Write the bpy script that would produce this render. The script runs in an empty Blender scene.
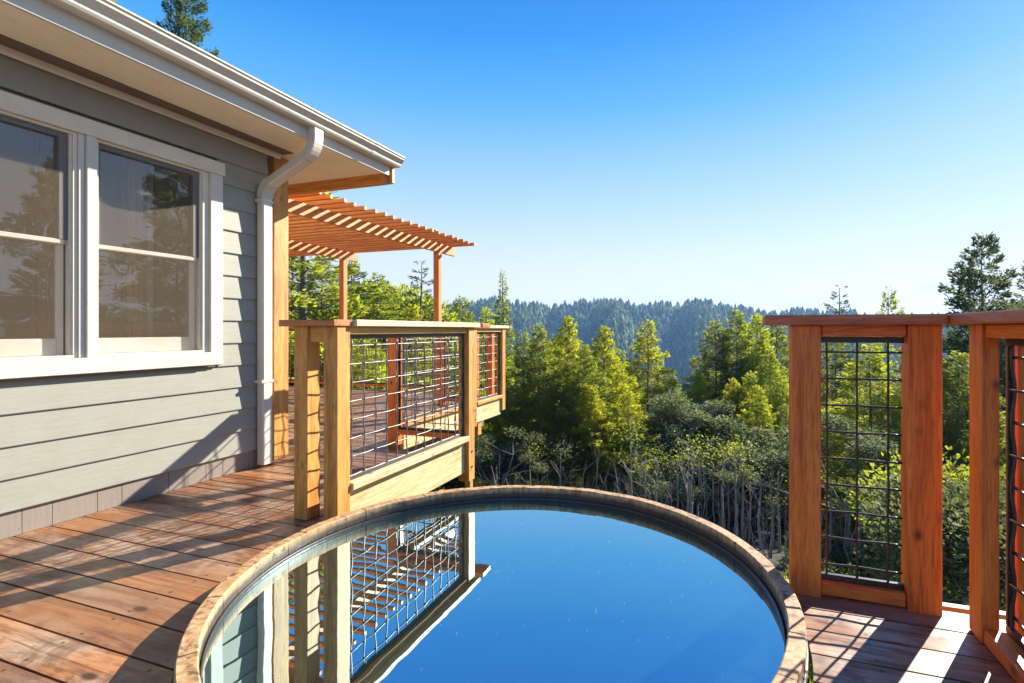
import bpy, math, random
import numpy as np
PI = math.pi
random.seed(7); RNG = np.random.default_rng(7)
scene = bpy.context.scene
COL = scene.collection

# ------------------------------------------------------------------ camera frame (eye at x=y=0)
EYE = 1.01
YAW = math.radians(19.24); SY, CY = math.sin(YAW), math.cos(YAW)
def spot(col, depth):
    """ground position seen in a picture column at a depth in metres"""
    r = (col - 552) / 510
    return depth * (-SY + r * CY), depth * (CY + r * SY)
cam = bpy.data.cameras.new('camera'); camo = bpy.data.objects.new('camera', cam); COL.objects.link(camo)
camo.location = (0, 0, EYE); camo.rotation_euler = (PI / 2, 0, YAW)
cam.sensor_width = 36; cam.lens = 36 * 510 / 1024
cam.shift_x = -40 / 1024; cam.shift_y = -11.5 / 1024
cam.clip_start = 0.02; cam.clip_end = 8000
scene.camera = camo

# ------------------------------------------------------------------ node helpers
def new_mat(name):
    m = bpy.data.materials.new(name); m.use_nodes = True
    nt = m.node_tree; nt.nodes.clear()
    return m, nt
def N(nt, t, **kw):
    n = nt.nodes.new(t)
    for k, v in kw.items():
        if k.startswith('i_'):
            key = k[2:]
            key = int(key) if key.isdigit() else key.replace('_', ' ')
            n.inputs[key].default_value = v
        else: setattr(n, k, v)
    return n
def L(nt, a, b): nt.links.new(a, b)
def ramp(nt, fac, stops, interp='LINEAR'):
    n = nt.nodes.new('ShaderNodeValToRGB'); cr = n.color_ramp; cr.interpolation = interp
    while len(cr.elements) < len(stops): cr.elements.new(0.5)
    for e, (p, c) in zip(cr.elements, stops):
        e.position = p; e.color = (c[0], c[1], c[2], 1) if hasattr(c, '__len__') else (c, c, c, 1)
    L(nt, fac, n.inputs[0]); return n.outputs[0]
def mixc(nt, fac, a, b, mode='MIX'):
    n = nt.nodes.new('ShaderNodeMix'); n.data_type = 'RGBA'; n.blend_type = mode
    for sock, v in ((n.inputs[0], fac), (n.inputs[6], a), (n.inputs[7], b)):
        if hasattr(v, 'is_output'): L(nt, v, sock)
        elif hasattr(v, '__len__'): sock.default_value = (v[0], v[1], v[2], 1)
        else: sock.default_value = v
    return n.outputs[2]
def mathn(nt, op, a, b=0.0, clamp=False):
    n = nt.nodes.new('ShaderNodeMath'); n.operation = op; n.use_clamp = clamp
    for i, v in enumerate((a, b)):
        if hasattr(v, 'is_output'): L(nt, v, n.inputs[i])
        else: n.inputs[i].default_value = v
    return n.outputs[0]
def coords(nt, scale=(1, 1, 1), kind='Object', island=True):
    tc = nt.nodes.new('ShaderNodeTexCoord'); mp = nt.nodes.new('ShaderNodeMapping')
    mp.inputs['Scale'].default_value = scale
    if island:
        g = nt.nodes.new('ShaderNodeNewGeometry')
        v = N(nt, 'ShaderNodeCombineXYZ')
        m = mathn(nt, 'MULTIPLY', g.outputs['Random Per Island'], 37.0)
        oi = nt.nodes.new('ShaderNodeObjectInfo')
        m2 = mathn(nt, 'ADD', m, mathn(nt, 'MULTIPLY', oi.outputs['Random'], 61.0))
        for k in range(3): L(nt, m2, v.inputs[k])
        L(nt, v.outputs[0], mp.inputs['Location'])
    L(nt, tc.outputs[kind], mp.inputs['Vector']); return mp.outputs[0]
def noise(nt, vec, scale, detail=4, rough=0.55, dist=0.0):
    n = N(nt, 'ShaderNodeTexNoise'); n.inputs['Scale'].default_value = scale
    n.inputs['Detail'].default_value = detail; n.inputs['Roughness'].default_value = rough
    n.inputs['Distortion'].default_value = dist; L(nt, vec, n.inputs['Vector']); return n.outputs[0]
def bump(nt, h, strength, dist=0.002):
    b = N(nt, 'ShaderNodeBump'); b.inputs['Strength'].default_value = strength; b.inputs['Distance'].default_value = dist
    L(nt, h, b.inputs['Height']); return b.outputs[0]
def principled(nt, col, rough=0.5, metal=0.0, nrm=None, **kw):
    p = nt.nodes.new('ShaderNodeBsdfPrincipled')
    if hasattr(col, 'is_output'): L(nt, col, p.inputs['Base Color'])
    else: p.inputs['Base Color'].default_value = (*col, 1)
    if hasattr(rough, 'is_output'): L(nt, rough, p.inputs['Roughness'])
    else: p.inputs['Roughness'].default_value = rough
    p.inputs['Metallic'].default_value = metal
    if nrm is not None: L(nt, nrm, p.inputs['Normal'])
    for k, v in kw.items(): p.inputs[k.replace('_', ' ')].default_value = v
    o = nt.nodes.new('ShaderNodeOutputMaterial'); L(nt, p.outputs[0], o.inputs[0]); return p

# ------------------------------------------------------------------ materials
def wood(name, axis, light, mid, dark, rough=0.55, knots=1.0, vary=0.35):
    m, nt = new_mat(name)
    st = [1, 1, 1]; st['xyz'.index(axis)] = 0.07
    v = coords(nt, tuple(st))
    g1 = noise(nt, v, 20, 6, 0.68, 1.4)
    v2 = coords(nt, tuple(0.5 if s < 1 else 1 for s in st))
    g2 = noise(nt, v2, 6, 3, 0.5, 0.4)
    g3 = noise(nt, v, 160, 2, 0.6)
    c = ramp(nt, g1, [(0.34, dark), (0.46, mid), (0.60, light)])
    c2 = ramp(nt, g2, [(0.3, mid), (0.7, light)])
    c = mixc(nt, 0.28, c, c2)
    c = mixc(nt, mathn(nt, 'MULTIPLY', ramp(nt, g3, [(0.35, 1), (0.52, 0)]), 0.5), c, dark)
    gi = nt.nodes.new('ShaderNodeNewGeometry')
    rnd = gi.outputs['Random Per Island']
    c = mixc(nt, mathn(nt, 'MULTIPLY', rnd, vary), c, [x * 0.62 for x in mid])
    # knots
    kv = coords(nt, tuple(0.62 if s < 1 else 1 for s in st))
    vo = N(nt, 'ShaderNodeTexVoronoi'); vo.inputs['Scale'].default_value = 15.0; L(nt, kv, vo.inputs['Vector'])
    k = ramp(nt, vo.outputs['Distance'], [(0.08, 1), (0.13, 0.75), (0.20, 0.35), (0.30, 0)])
    sel = mathn(nt, 'GREATER_THAN', N_sep(nt, vo.outputs['Color']), 0.66)
    c = mixc(nt, mathn(nt, 'MULTIPLY', mathn(nt, 'MULTIPLY', k, sel), 0.9 * knots), c, [x * 0.16 for x in mid])
    principled(nt, c, rough, nrm=bump(nt, g1, 0.35, 0.0015))
    return m
def N_sep(nt, c):
    s = nt.nodes.new('ShaderNodeSeparateColor'); L(nt, c, s.inputs[0]); return s.outputs[0]
CEDAR = ((0.72, 0.40, 0.10), (0.58, 0.26, 0.05), (0.27, 0.085, 0.016))
REDW_SHADE = ((0.90, 0.29, 0.045), (0.78, 0.175, 0.022), (0.36, 0.055, 0.008))  # redder copy of the rail wood, its shade tone put into the colour
PERG = ((0.70, 0.33, 0.07), (0.62, 0.205, 0.036), (0.34, 0.07, 0.01))
PALE = ((0.78, 0.62, 0.36), (0.68, 0.50, 0.24), (0.42, 0.26, 0.09))
M = {}
for ax in 'xyz':
    M['cedar_' + ax] = wood('cedar_' + ax, ax, *CEDAR, knots=0.5)
    M['redwood_' + ax] = wood('redwood_' + ax, ax, *REDW_SHADE, rough=0.42)  # for rails and posts on the shaded side, shade red included
    M['pergola_' + ax] = wood('pergola_' + ax, ax, *PERG, knots=0.3)
    M['pale_' + ax] = wood('pale_' + ax, ax, *PALE, knots=1.0)
M['cap_lit_y'] = wood('cap_lit_y', 'y', (0.78, 0.64, 0.44), (0.66, 0.50, 0.30), (0.42, 0.26, 0.12), knots=0.3)  # pale copy of the cap wood, sunlight put into the colour
M['cap_x'] = wood('cap_x', 'x', (0.62, 0.27, 0.09), (0.50, 0.18, 0.055), (0.24, 0.07, 0.02), rough=0.45, knots=0.3)
M['cap_red_x'] = wood('cap_red_x', 'x', (0.66, 0.20, 0.075), (0.52, 0.12, 0.045), (0.24, 0.05, 0.02), rough=0.45, knots=0.3)
M['cap_red_y'] = wood('cap_red_y', 'y', (0.66, 0.22, 0.09), (0.52, 0.14, 0.06), (0.24, 0.06, 0.03), rough=0.45, knots=0.3)

def deck_mat():
    m, nt = new_mat('deck_boards')
    v = coords(nt, (0.08, 1, 1)); vw = coords(nt, (1, 1, 1), island=False); vp = coords(nt, (0.5, 1, 1))
    g = noise(nt, v, 24, 6, 0.7, 1.2)
    pat = noise(nt, vp, 3.2, 5, 0.65, 1.2)
    gi = nt.nodes.new('ShaderNodeNewGeometry')
    c = ramp(nt, g, [(0.38, (0.06, 0.022, 0.011)), (0.47, (0.24, 0.09, 0.035)), (0.60, (0.46, 0.21, 0.085))])
    worn = ramp(nt, pat, [(0.43, 0), (0.55, 0.88)])
    c = mixc(nt, worn, c, ramp(nt, g, [(0.40, (0.20, 0.11, 0.065)), (0.47, (0.36, 0.24, 0.155)), (0.58, (0.47, 0.34, 0.24))]))
    blot = ramp(nt, noise(nt, vw, 5.5, 6, 0.75, 0.8), [(0.50, 0), (0.60, 0.7)])
    c = mixc(nt, blot, c, (0.115, 0.052, 0.030))
    orange = ramp(nt, noise(nt, vw, 1.3, 2), [(0.5, 0), (0.65, 0.6)])
    c = mixc(nt, orange, c, mixc(nt, g, (0.30, 0.09, 0.015), (0.62, 0.27, 0.06)))
    c = mixc(nt, mathn(nt, 'MULTIPLY', gi.outputs['Random Per Island'], 0.6), c, (0.13, 0.055, 0.032))
    vo = N(nt, 'ShaderNodeTexVoronoi'); vo.inputs['Scale'].default_value = 5.0; L(nt, vp, vo.inputs['Vector'])
    k = ramp(nt, vo.outputs['Distance'], [(0.05, 0.9), (0.10, 0)])
    c = mixc(nt, k, c, (0.04, 0.016, 0.01))
    sx = N(nt, 'ShaderNodeSeparateXYZ'); L(nt, vw, sx.inputs[0])
    fx = mathn(nt, 'MULTIPLY', mathn(nt, 'SUBTRACT', mathn(nt, 'FRACT', mathn(nt, 'DIVIDE', mathn(nt, 'ADD', sx.outputs[0], 8.8), 0.41)), 0.5), 0.41)
    fy = mathn(nt, 'FRACT', mathn(nt, 'DIVIDE', mathn(nt, 'ADD', sx.outputs[1], 13.1895), 0.1425))
    fy = mathn(nt, 'MULTIPLY', mathn(nt, 'SUBTRACT', mathn(nt, 'ABSOLUTE', mathn(nt, 'SUBTRACT', fy, 0.5)), 0.32), 0.1425)
    dd = mathn(nt, 'SQRT', mathn(nt, 'ADD', mathn(nt, 'MULTIPLY', fx, fx), mathn(nt, 'MULTIPLY', fy, fy)))
    c = mixc(nt, ramp(nt, dd, [(0.0042, 0.92), (0.0060, 0)]), c, (0.02, 0.014, 0.012))
    spn = ramp(nt, noise(nt, vw, 45, 3, 0.6), [(0.66, 0), (0.71, 0.7)])
    c = mixc(nt, spn, c, (0.07, 0.03, 0.018))
    # pale scuffs
    sc = ramp(nt, noise(nt, vw, 9, 6, 0.75, 1.5), [(0.66, 0), (0.74, 0.5)])
    c = mixc(nt, sc, c, (0.62, 0.50, 0.42))
    r = ramp(nt, noise(nt, vw, 2.5, 4, 0.6), [(0.38, 0.24), (0.62, 0.6)])
    principled(nt, c, r, nrm=bump(nt, g, 0.4, 0.0015))
    return m
M['deck'] = deck_mat()

def paint(name, col, rough=0.5, dirt=0.25, bumpy=0.2, axis='y', dcol=(0.25, 0.2, 0.14)):
    m, nt = new_mat(name)
    st = [1, 1, 1]; st['xyz'.index(axis)] = 0.1
    v = coords(nt, tuple(st)); w = coords(nt, island=False)
    g = noise(nt, v, 60, 4, 0.6); d = noise(nt, w, 7, 5, 0.7)
    c = mixc(nt, mathn(nt, 'MULTIPLY', ramp(nt, d, [(0.45, 0), (0.75, 1)]), dirt), col, dcol)
    c = mixc(nt, mathn(nt, 'MULTIPLY', ramp(nt, g, [(0.35, 1), (0.5, 0)]), 0.18), c, [x * 0.7 for x in col])
    sp = ramp(nt, noise(nt, w, 38, 2, 0.5), [(0.74, 0), (0.77, 0.5)])
    c = mixc(nt, mathn(nt, 'MULTIPLY', sp, min(1, dirt * 2.5)), c, (0.14, 0.10, 0.06))
    principled(nt, c, rough, nrm=bump(nt, g, bumpy, 0.002))
    return m
M['siding'] = paint('siding_paint', (0.305, 0.30, 0.245), 0.6, 0.3, 0.5)
M['skirt'] = paint('skirt_plywood', (0.25, 0.21, 0.175), 0.75, 0.5, 0.5, 'z')  # plywood brown, darkened for the shade along the wall foot
M['white'] = paint('white_paint', (0.63, 0.59, 0.50), 0.45, 0.12, 0.08)
M['trim'] = paint('trim_paint', (0.74, 0.66, 0.51), 0.45, 0.15, 0.1)
M['soffit'] = paint('soffit_paint', (0.90, 0.79, 0.60), 0.6, 0.15, 0.1)
M['dark_brown'] = paint('dark_strip', (0.16, 0.12, 0.09), 0.8, 0.4, 0.3)
M['sash_dark'] = paint('dark_sash', (0.10, 0.11, 0.12), 0.4, 0.1, 0.05)
M['sash'] = paint('sash_vinyl', (0.55, 0.52, 0.45), 0.4, 0.25, 0.05)
M['roof'] = paint('roof_shingle', (0.10, 0.10, 0.10), 0.9, 0.4, 0.8)
M['room'] = paint('room_wall', (0.80, 0.60, 0.30), 0.8, 0.05, 0.02)
M['joist'] = paint('joist_timber', (0.22, 0.15, 0.085), 0.8, 0.5, 0.5)

def metal_black():
    m, nt = new_mat('black_steel'); v = coords(nt, island=False)
    n = noise(nt, v, 120, 3)
    principled(nt, ramp(nt, n, [(0.3, (0.03, 0.028, 0.028)), (0.7, (0.075, 0.07, 0.066))]), 0.36, 0.4)
    return m
M['steel'] = metal_black()
def metal_grey():
    m, nt = new_mat('sunlit_wire'); v = coords(nt, island=False)  # grey copy of the black wire, with sunlight in its colour
    n = noise(nt, v, 90, 3)
    principled(nt, ramp(nt, n, [(0.3, (0.12, 0.115, 0.11)), (0.7, (0.22, 0.21, 0.20))]), 0.42, 0.45)
    return m
M['wire'] = metal_grey()
def hoop_mat():
    m, nt = new_mat('tub_hoop'); principled(nt, (0.25, 0.24, 0.23), 0.4, 0.9); return m
M['hoop'] = hoop_mat()

def glass_mat():
    m, nt = new_mat('window_glass')
    gl = N(nt, 'ShaderNodeBsdfGlossy'); gl.inputs['Roughness'].default_value = 0.01
    gl.inputs['Color'].default_value = (0.95, 0.93, 0.95, 1)
    v = coords(nt, island=False)
    L(nt, bump(nt, noise(nt, v, 2.5, 2), 0.35, 0.01), gl.inputs['Normal'])
    tr = N(nt, 'ShaderNodeBsdfTransparent'); tr.inputs['Color'].default_value = (0.78, 0.76, 0.72, 1)
    fr = N(nt, 'ShaderNodeFresnel'); fr.inputs['IOR'].default_value = 1.5
    f = mathn(nt, 'ADD', mathn(nt, 'MULTIPLY', fr.outputs[0], 0.9), 0.10, True)
    mx = N(nt, 'ShaderNodeMixShader'); L(nt, f, mx.inputs[0]); L(nt, tr.outputs[0], mx.inputs[1]); L(nt, gl.outputs[0], mx.inputs[2])
    o = N(nt, 'ShaderNodeOutputMaterial'); L(nt, mx.outputs[0], o.inputs[0]); return m
M['glass'] = glass_mat()
def screen_mat():
    m, nt = new_mat('insect_screen')
    d = N(nt, 'ShaderNodeBsdfDiffuse'); d.inputs['Color'].default_value = (0.46, 0.36, 0.25, 1)
    tr = N(nt, 'ShaderNodeBsdfTransparent')
    mx = N(nt, 'ShaderNodeMixShader'); mx.inputs[0].default_value = 0.15
    L(nt, tr.outputs[0], mx.inputs[1]); L(nt, d.outputs[0], mx.inputs[2])
    o = N(nt, 'ShaderNodeOutputMaterial'); L(nt, mx.outputs[0], o.inputs[0]); return m
M['screen'] = screen_mat()

def water_mat():
    m, nt = new_mat('tub_water')
    v = coords(nt, island=False)
    w1 = noise(nt, v, 2.2, 2, 0.5, 0.3); w2 = noise(nt, v, 9, 2, 0.5)
    h = mathn(nt, 'ADD', mathn(nt, 'MULTIPLY', w1, 1.0), mathn(nt, 'MULTIPLY', w2, 0.10))
    nr = bump(nt, h, 0.085, 0.012)
    gl = N(nt, 'ShaderNodeBsdfGlossy'); gl.inputs['Roughness'].default_value = 0.006
    gl.inputs['Color'].default_value = (0.72, 0.95, 1.0, 1); L(nt, nr, gl.inputs['Normal'])
    vo = N(nt, 'ShaderNodeTexVoronoi'); vo.inputs['Scale'].default_value = 13.0; L(nt, v, vo.inputs['Vector'])
    sel = mathn(nt, 'GREATER_THAN', N_sep(nt, vo.outputs['Color']), 0.45)
    spk = mathn(nt, 'MULTIPLY', ramp(nt, vo.outputs['Distance'], [(0.012, 1), (0.018, 0)]), sel)
    body = mixc(nt, noise(nt, v, 1.5, 3), (0.004, 0.030, 0.045), (0.020, 0.026, 0.010))
    d = N(nt, 'ShaderNodeBsdfDiffuse'); L(nt, mixc(nt, spk, body, (0.75, 0.72, 0.65)), d.inputs['Color'])
    fr = N(nt, 'ShaderNodeFresnel'); fr.inputs['IOR'].default_value = 1.6
    f = mathn(nt, 'ADD', mathn(nt, 'MULTIPLY', fr.outputs[0], 0.6), 0.58, True)
    f = mathn(nt, 'SUBTRACT', f, mathn(nt, 'MULTIPLY', spk, 0.5), True)
    mx = N(nt, 'ShaderNodeMixShader'); L(nt, f, mx.inputs[0]); L(nt, d.outputs[0], mx.inputs[1]); L(nt, gl.outputs[0], mx.inputs[2])
    o = N(nt, 'ShaderNodeOutputMaterial'); L(nt, mx.outputs[0], o.inputs[0]); return m
M['water'] = water_mat()

def stave_mat():
    m, nt = new_mat('tub_staves')
    v = coords(nt, (1, 1, 0.1)); w = coords(nt, island=False)
    g = noise(nt, v, 40, 5, 0.65); p = noise(nt, w, 8, 5, 0.7, 0.5)
    gi = nt.nodes.new('ShaderNodeNewGeometry')
    c = ramp(nt, g, [(0.36, (0.24, 0.125, 0.055)), (0.5, (0.50, 0.31, 0.14)), (0.66, (0.66, 0.46, 0.24))])
    c = mixc(nt, ramp(nt, p, [(0.45, 0), (0.68, 0.75)]), c, (0.50, 0.24, 0.065))
    c = mixc(nt, mathn(nt, 'MULTIPLY', gi.outputs['Random Per Island'], 0.4), c, (0.20, 0.11, 0.055))
    c = mixc(nt, ramp(nt, noise(nt, w, 22, 4, 0.7), [(0.56, 0), (0.64, 0.85)]), c, (0.08, 0.04, 0.025))
    # wet, dark band on the inner face by the water line
    tc = N(nt, 'ShaderNodeTexCoord'); sp = N(nt, 'ShaderNodeSeparateXYZ'); L(nt, tc.outputs['Object'], sp.inputs[0])
    zz = mathn(nt, 'ADD', sp.outputs[2], mathn(nt, 'MULTIPLY', mathn(nt, 'SUBTRACT', p, 0.5), 0.03))
    wet = ramp(nt, zz, [(0.066, 1), (0.090, 0.0)])
    c = mixc(nt, mathn(nt, 'MULTIPLY', wet, 0.93), c, (0.022, 0.014, 0.012))
    principled(nt, c, mathn(nt, 'SUBTRACT', 0.65, mathn(nt, 'MULTIPLY', wet, 0.15)), nrm=bump(nt, g, 0.4, 0.002))
    return m
M['stave'] = stave_mat()

def leaf_mat(name, c1, c2, c3, trans=0.45, tcol=None, ns=0.9):
    m, nt = new_mat(name)
    gi = nt.nodes.new('ShaderNodeNewGeometry'); oi = nt.nodes.new('ShaderNodeObjectInfo')
    v = coords(nt, island=False)
    n = ramp(nt, noise(nt, v, ns, 3, 0.6), [(0.3, 0), (0.7, 1)])
    f = mathn(nt, 'ADD', mathn(nt, 'MULTIPLY', gi.outputs['Random Per Island'], 0.4), mathn(nt, 'MULTIPLY', n, 0.6))
    c = ramp(nt, f, [(0.2, c1), (0.5, c2), (0.85, c3)])
    hs = N(nt, 'ShaderNodeHueSaturation'); L(nt, c, hs.inputs['Color'])
    L(nt, mathn(nt, 'ADD', 0.485, mathn(nt, 'MULTIPLY', oi.outputs['Random'], 0.03)), hs.inputs['Hue'])
    L(nt, mathn(nt, 'ADD', 0.8, mathn(nt, 'MULTIPLY', oi.outputs['Random'], 0.4)), hs.inputs['Value'])
    c = hs.outputs[0]
    d = N(nt, 'ShaderNodeBsdfPrincipled'); L(nt, c, d.inputs['Base Color']); d.inputs['Roughness'].default_value = 0.75; d.inputs['Specular IOR Level'].default_value = 0.2
    t = N(nt, 'ShaderNodeBsdfTranslucent')
    L(nt, mixc(nt, 0.5, c, tcol or (0.28, 0.30, 0.02)), t.inputs['Color'])
    mx = N(nt, 'ShaderNodeMixShader'); mx.inputs[0].default_value = trans
    L(nt, d.outputs[0], mx.inputs[1]); L(nt, t.outputs[0], mx.inputs[2])
    o = N(nt, 'ShaderNodeOutputMaterial'); L(nt, mx.outputs[0], o.inputs[0]); return m
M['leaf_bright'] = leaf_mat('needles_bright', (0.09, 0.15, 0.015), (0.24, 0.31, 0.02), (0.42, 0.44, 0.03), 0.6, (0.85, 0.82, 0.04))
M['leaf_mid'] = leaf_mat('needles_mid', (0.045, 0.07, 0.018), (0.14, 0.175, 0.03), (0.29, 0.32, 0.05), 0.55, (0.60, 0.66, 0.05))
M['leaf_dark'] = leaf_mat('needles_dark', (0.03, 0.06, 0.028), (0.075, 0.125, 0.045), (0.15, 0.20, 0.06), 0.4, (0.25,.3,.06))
M['leaf_blue'] = leaf_mat('leaves_blue', (0.03, 0.06, 0.05), (0.08, 0.13, 0.10), (0.18, 0.24, 0.16), 0.25, (0.15, 0.22, 0.11))
M['leaf_grey'] = leaf_mat('leaves_grey', (0.035, 0.055, 0.025), (0.12, 0.155, 0.06), (0.36, 0.39, 0.16), 0.30, (0.4, 0.42, 0.10))
M['far'] = leaf_mat('far_needles', (0.04, 0.075, 0.03), (0.16, 0.22, 0.075), (0.44, 0.50, 0.20), 0.35, None, 0.09)
def bark_mat(name, a, b):
    m, nt = new_mat(name); v = coords(nt, (1, 1, 0.25), island=False)
    n = noise(nt, v, 14, 5, 0.7)
    principled(nt, ramp(nt, n, [(0.3, a), (0.7, b)]), 0.9, nrm=bump(nt, n, 0.6, 0.02)); return m
M['bark_red'] = bark_mat('bark_red', (0.10, 0.05, 0.035), (0.27, 0.15, 0.11))
M['bark_grey'] = bark_mat('bark_grey', (0.06, 0.05, 0.045), (0.18, 0.16, 0.14))
M['bark_pale'] = bark_mat('bark_pale', (0.20, 0.18, 0.15), (0.42, 0.38, 0.33))
def ground_mat():
    m, nt = new_mat('forest_floor'); v = coords(nt, island=False)
    n = noise(nt, v, 0.5, 6, 0.7); n2 = noise(nt, v, 12, 5, 0.7)
    c = ramp(nt, n, [(0.35, (0.012, 0.014, 0.008)), (0.55, (0.035, 0.03, 0.017)), (0.7, (0.07, 0.058, 0.035))])  # soil tones taken darker to deepen the shadows under the trees
    c = mixc(nt, n2, c, (0.02, 0.02, 0.01), 'MIX')
    principled(nt, c, 0.95, nrm=bump(nt, n2, 0.8, 0.05)); return m
M['ground'] = ground_mat()

# ------------------------------------------------------------------ mesh builders
class MB:
    def __init__(s): s.v = []; s.f = []
    def add(s, vs, fs):
        o = len(s.v); s.v += [tuple(p) for p in vs]; s.f += [tuple(i + o for i in f) for f in fs]
    def box(s, x0, x1, y0, y1, z0, z1, bev=0.0):
        if bev <= 0:
            s.add([(x0,y0,z0),(x1,y0,z0),(x1,y1,z0),(x0,y1,z0),(x0,y0,z1),(x1,y0,z1),(x1,y1,z1),(x0,y1,z1)],
                  [(0,3,2,1),(4,5,6,7),(0,1,5,4),(1,2,6,5),(2,3,7,6),(3,0,4,7)]); return
        # box with eased long edges: each corner becomes 3 vertices
        b = min(bev, (x1-x0)/2.5, (y1-y0)/2.5, (z1-z0)/2.5)
        X=(x0,x1);Y=(y0,y1);Z=(z0,z1);vs=[];idx={}
        for i in (0,1):
            for j in (0,1):
                for k in (0,1):
                    sx=b if i==0 else -b; sy=b if j==0 else -b; sz=b if k==0 else -b
                    idx[i,j,k,'x']=len(vs); vs.append((X[i],Y[j]+sy,Z[k]+sz))
                    idx[i,j,k,'y']=len(vs); vs.append((X[i]+sx,Y[j],Z[k]+sz))
                    idx[i,j,k,'z']=len(vs); vs.append((X[i]+sx,Y[j]+sy,Z[k]))
        f=[]
        for i in (0,1):
            q=[idx[i,0,0,'x'],idx[i,1,0,'x'],idx[i,1,1,'x'],idx[i,0,1,'x']]; f.append(tuple(q if i else q[::-1]))
            q=[idx[0,i,0,'y'],idx[1,i,0,'y'],idx[1,i,1,'y'],idx[0,i,1,'y']]; f.append(tuple(q[::-1] if i else q))
            q=[idx[0,0,i,'z'],idx[1,0,i,'z'],idx[1,1,i,'z'],idx[0,1,i,'z']]; f.append(tuple(q if i else q[::-1]))
        for a in (0,1):
            for c in (0,1):
                q=[idx[0,a,c,'y'],idx[1,a,c,'y'],idx[1,a,c,'z'],idx[0,a,c,'z']]; f.append(tuple(q if (a^c) else q[::-1]) )
                q=[idx[a,0,c,'x'],idx[a,1,c,'x'],idx[a,1,c,'z'],idx[a,0,c,'z']]; f.append(tuple(q[::-1] if (a^c) else q))
                q=[idx[a,c,0,'x'],idx[a,c,1,'x'],idx[a,c,1,'y'],idx[a,c,0,'y']]; f.append(tuple(q if (a^c) else q[::-1]))
                for e in (0,1):
                    f.append((idx[a,c,e,'x'],idx[a,c,e,'y'],idx[a,c,e,'z']))
        s.add(vs,f)
    def tube(s, pts, rad, n=6, cap=True):
        P = [np.array(p, float) for p in pts]; rs = rad if hasattr(rad, '__len__') else [rad]*len(P)
        vs=[];fs=[]
        up = np.array((0.0,0.0,1.0))
        d0 = P[1]-P[0]
        if abs(d0[2]) > 0.9*np.linalg.norm(d0): up = np.array((1.0,0.0,0.0))
        for i,p in enumerate(P):
            d = P[min(i+1,len(P)-1)]-P[max(i-1,0)]; d/= (np.linalg.norm(d)+1e-9)
            a = np.cross(d,up); a/=(np.linalg.norm(a)+1e-9); b=np.cross(a,d)
            for k in range(n):
                t=2*PI*k/n; vs.append(tuple(p+rs[i]*(math.cos(t)*a+math.sin(t)*b)))
        for i in range(len(P)-1):
            for k in range(n):
                k2=(k+1)%n; fs.append((i*n+k,i*n+k2,(i+1)*n+k2,(i+1)*n+k))
        if cap: fs.append(tuple(range(n))[::-1]); fs.append(tuple((len(P)-1)*n+k for k in range(n)))
        s.add(vs,fs)
    def profile(s, prof, axis, a0, a1, cap=True):
        """prof in the plane across axis ('x': (y,z), 'y': (x,z)) swept from a0 to a1"""
        n=len(prof); vs=[]
        for a in (a0,a1):
            for (p,q) in prof: vs.append((a,p,q) if axis=='x' else (p,a,q))
        fs=[(k,(k+1)%n,n+(k+1)%n,n+k) for k in range(n)]
        if cap: fs += [tuple(range(n))[::-1], tuple(range(n,2*n))]
        s.add(vs,fs)
    def build(s, name, mat, parent=None, smooth=False, origin=(0,0,0)):
        o = origin
        if parent is not None: o = tuple(parent.location) if parent.parent is None else ORG[parent.name]
        me = bpy.data.meshes.new(name)
        me.from_pydata([(a-o[0],b-o[1],c-o[2]) for a,b,c in s.v], [], s.f); me.validate(); me.update()
        import bmesh
        bm = bmesh.new(); bm.from_mesh(me); bmesh.ops.recalc_face_normals(bm, faces=bm.faces); bm.to_mesh(me); bm.free()
        me.materials.append(mat)
        if smooth:
            for p in me.polygons: p.use_smooth = True
        ob = bpy.data.objects.new(name, me); COL.objects.link(ob)
        if parent is not None: ob.parent = parent
        else: ob.location = o
        ORG[ob.name] = o
        return ob
ORG = {}
def tag(o, label=None, cat=None, group=None, kind=None):
    if label: o['label'] = label
    if cat: o['category'] = cat
    if group: o['group'] = group
    if kind: o['kind'] = kind
    return o
def thing(name, loc, label, cat, group=None):
    o = bpy.data.objects.new(name, None); COL.objects.link(o); o.location = loc; o.empty_display_size = 0.2
    return tag(o, label, cat, group)
def bx(name, mat, parent, *b, bev=0.004):
    m = MB(); m.box(*b, bev=bev); return m.build(name, mat, parent)

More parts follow.
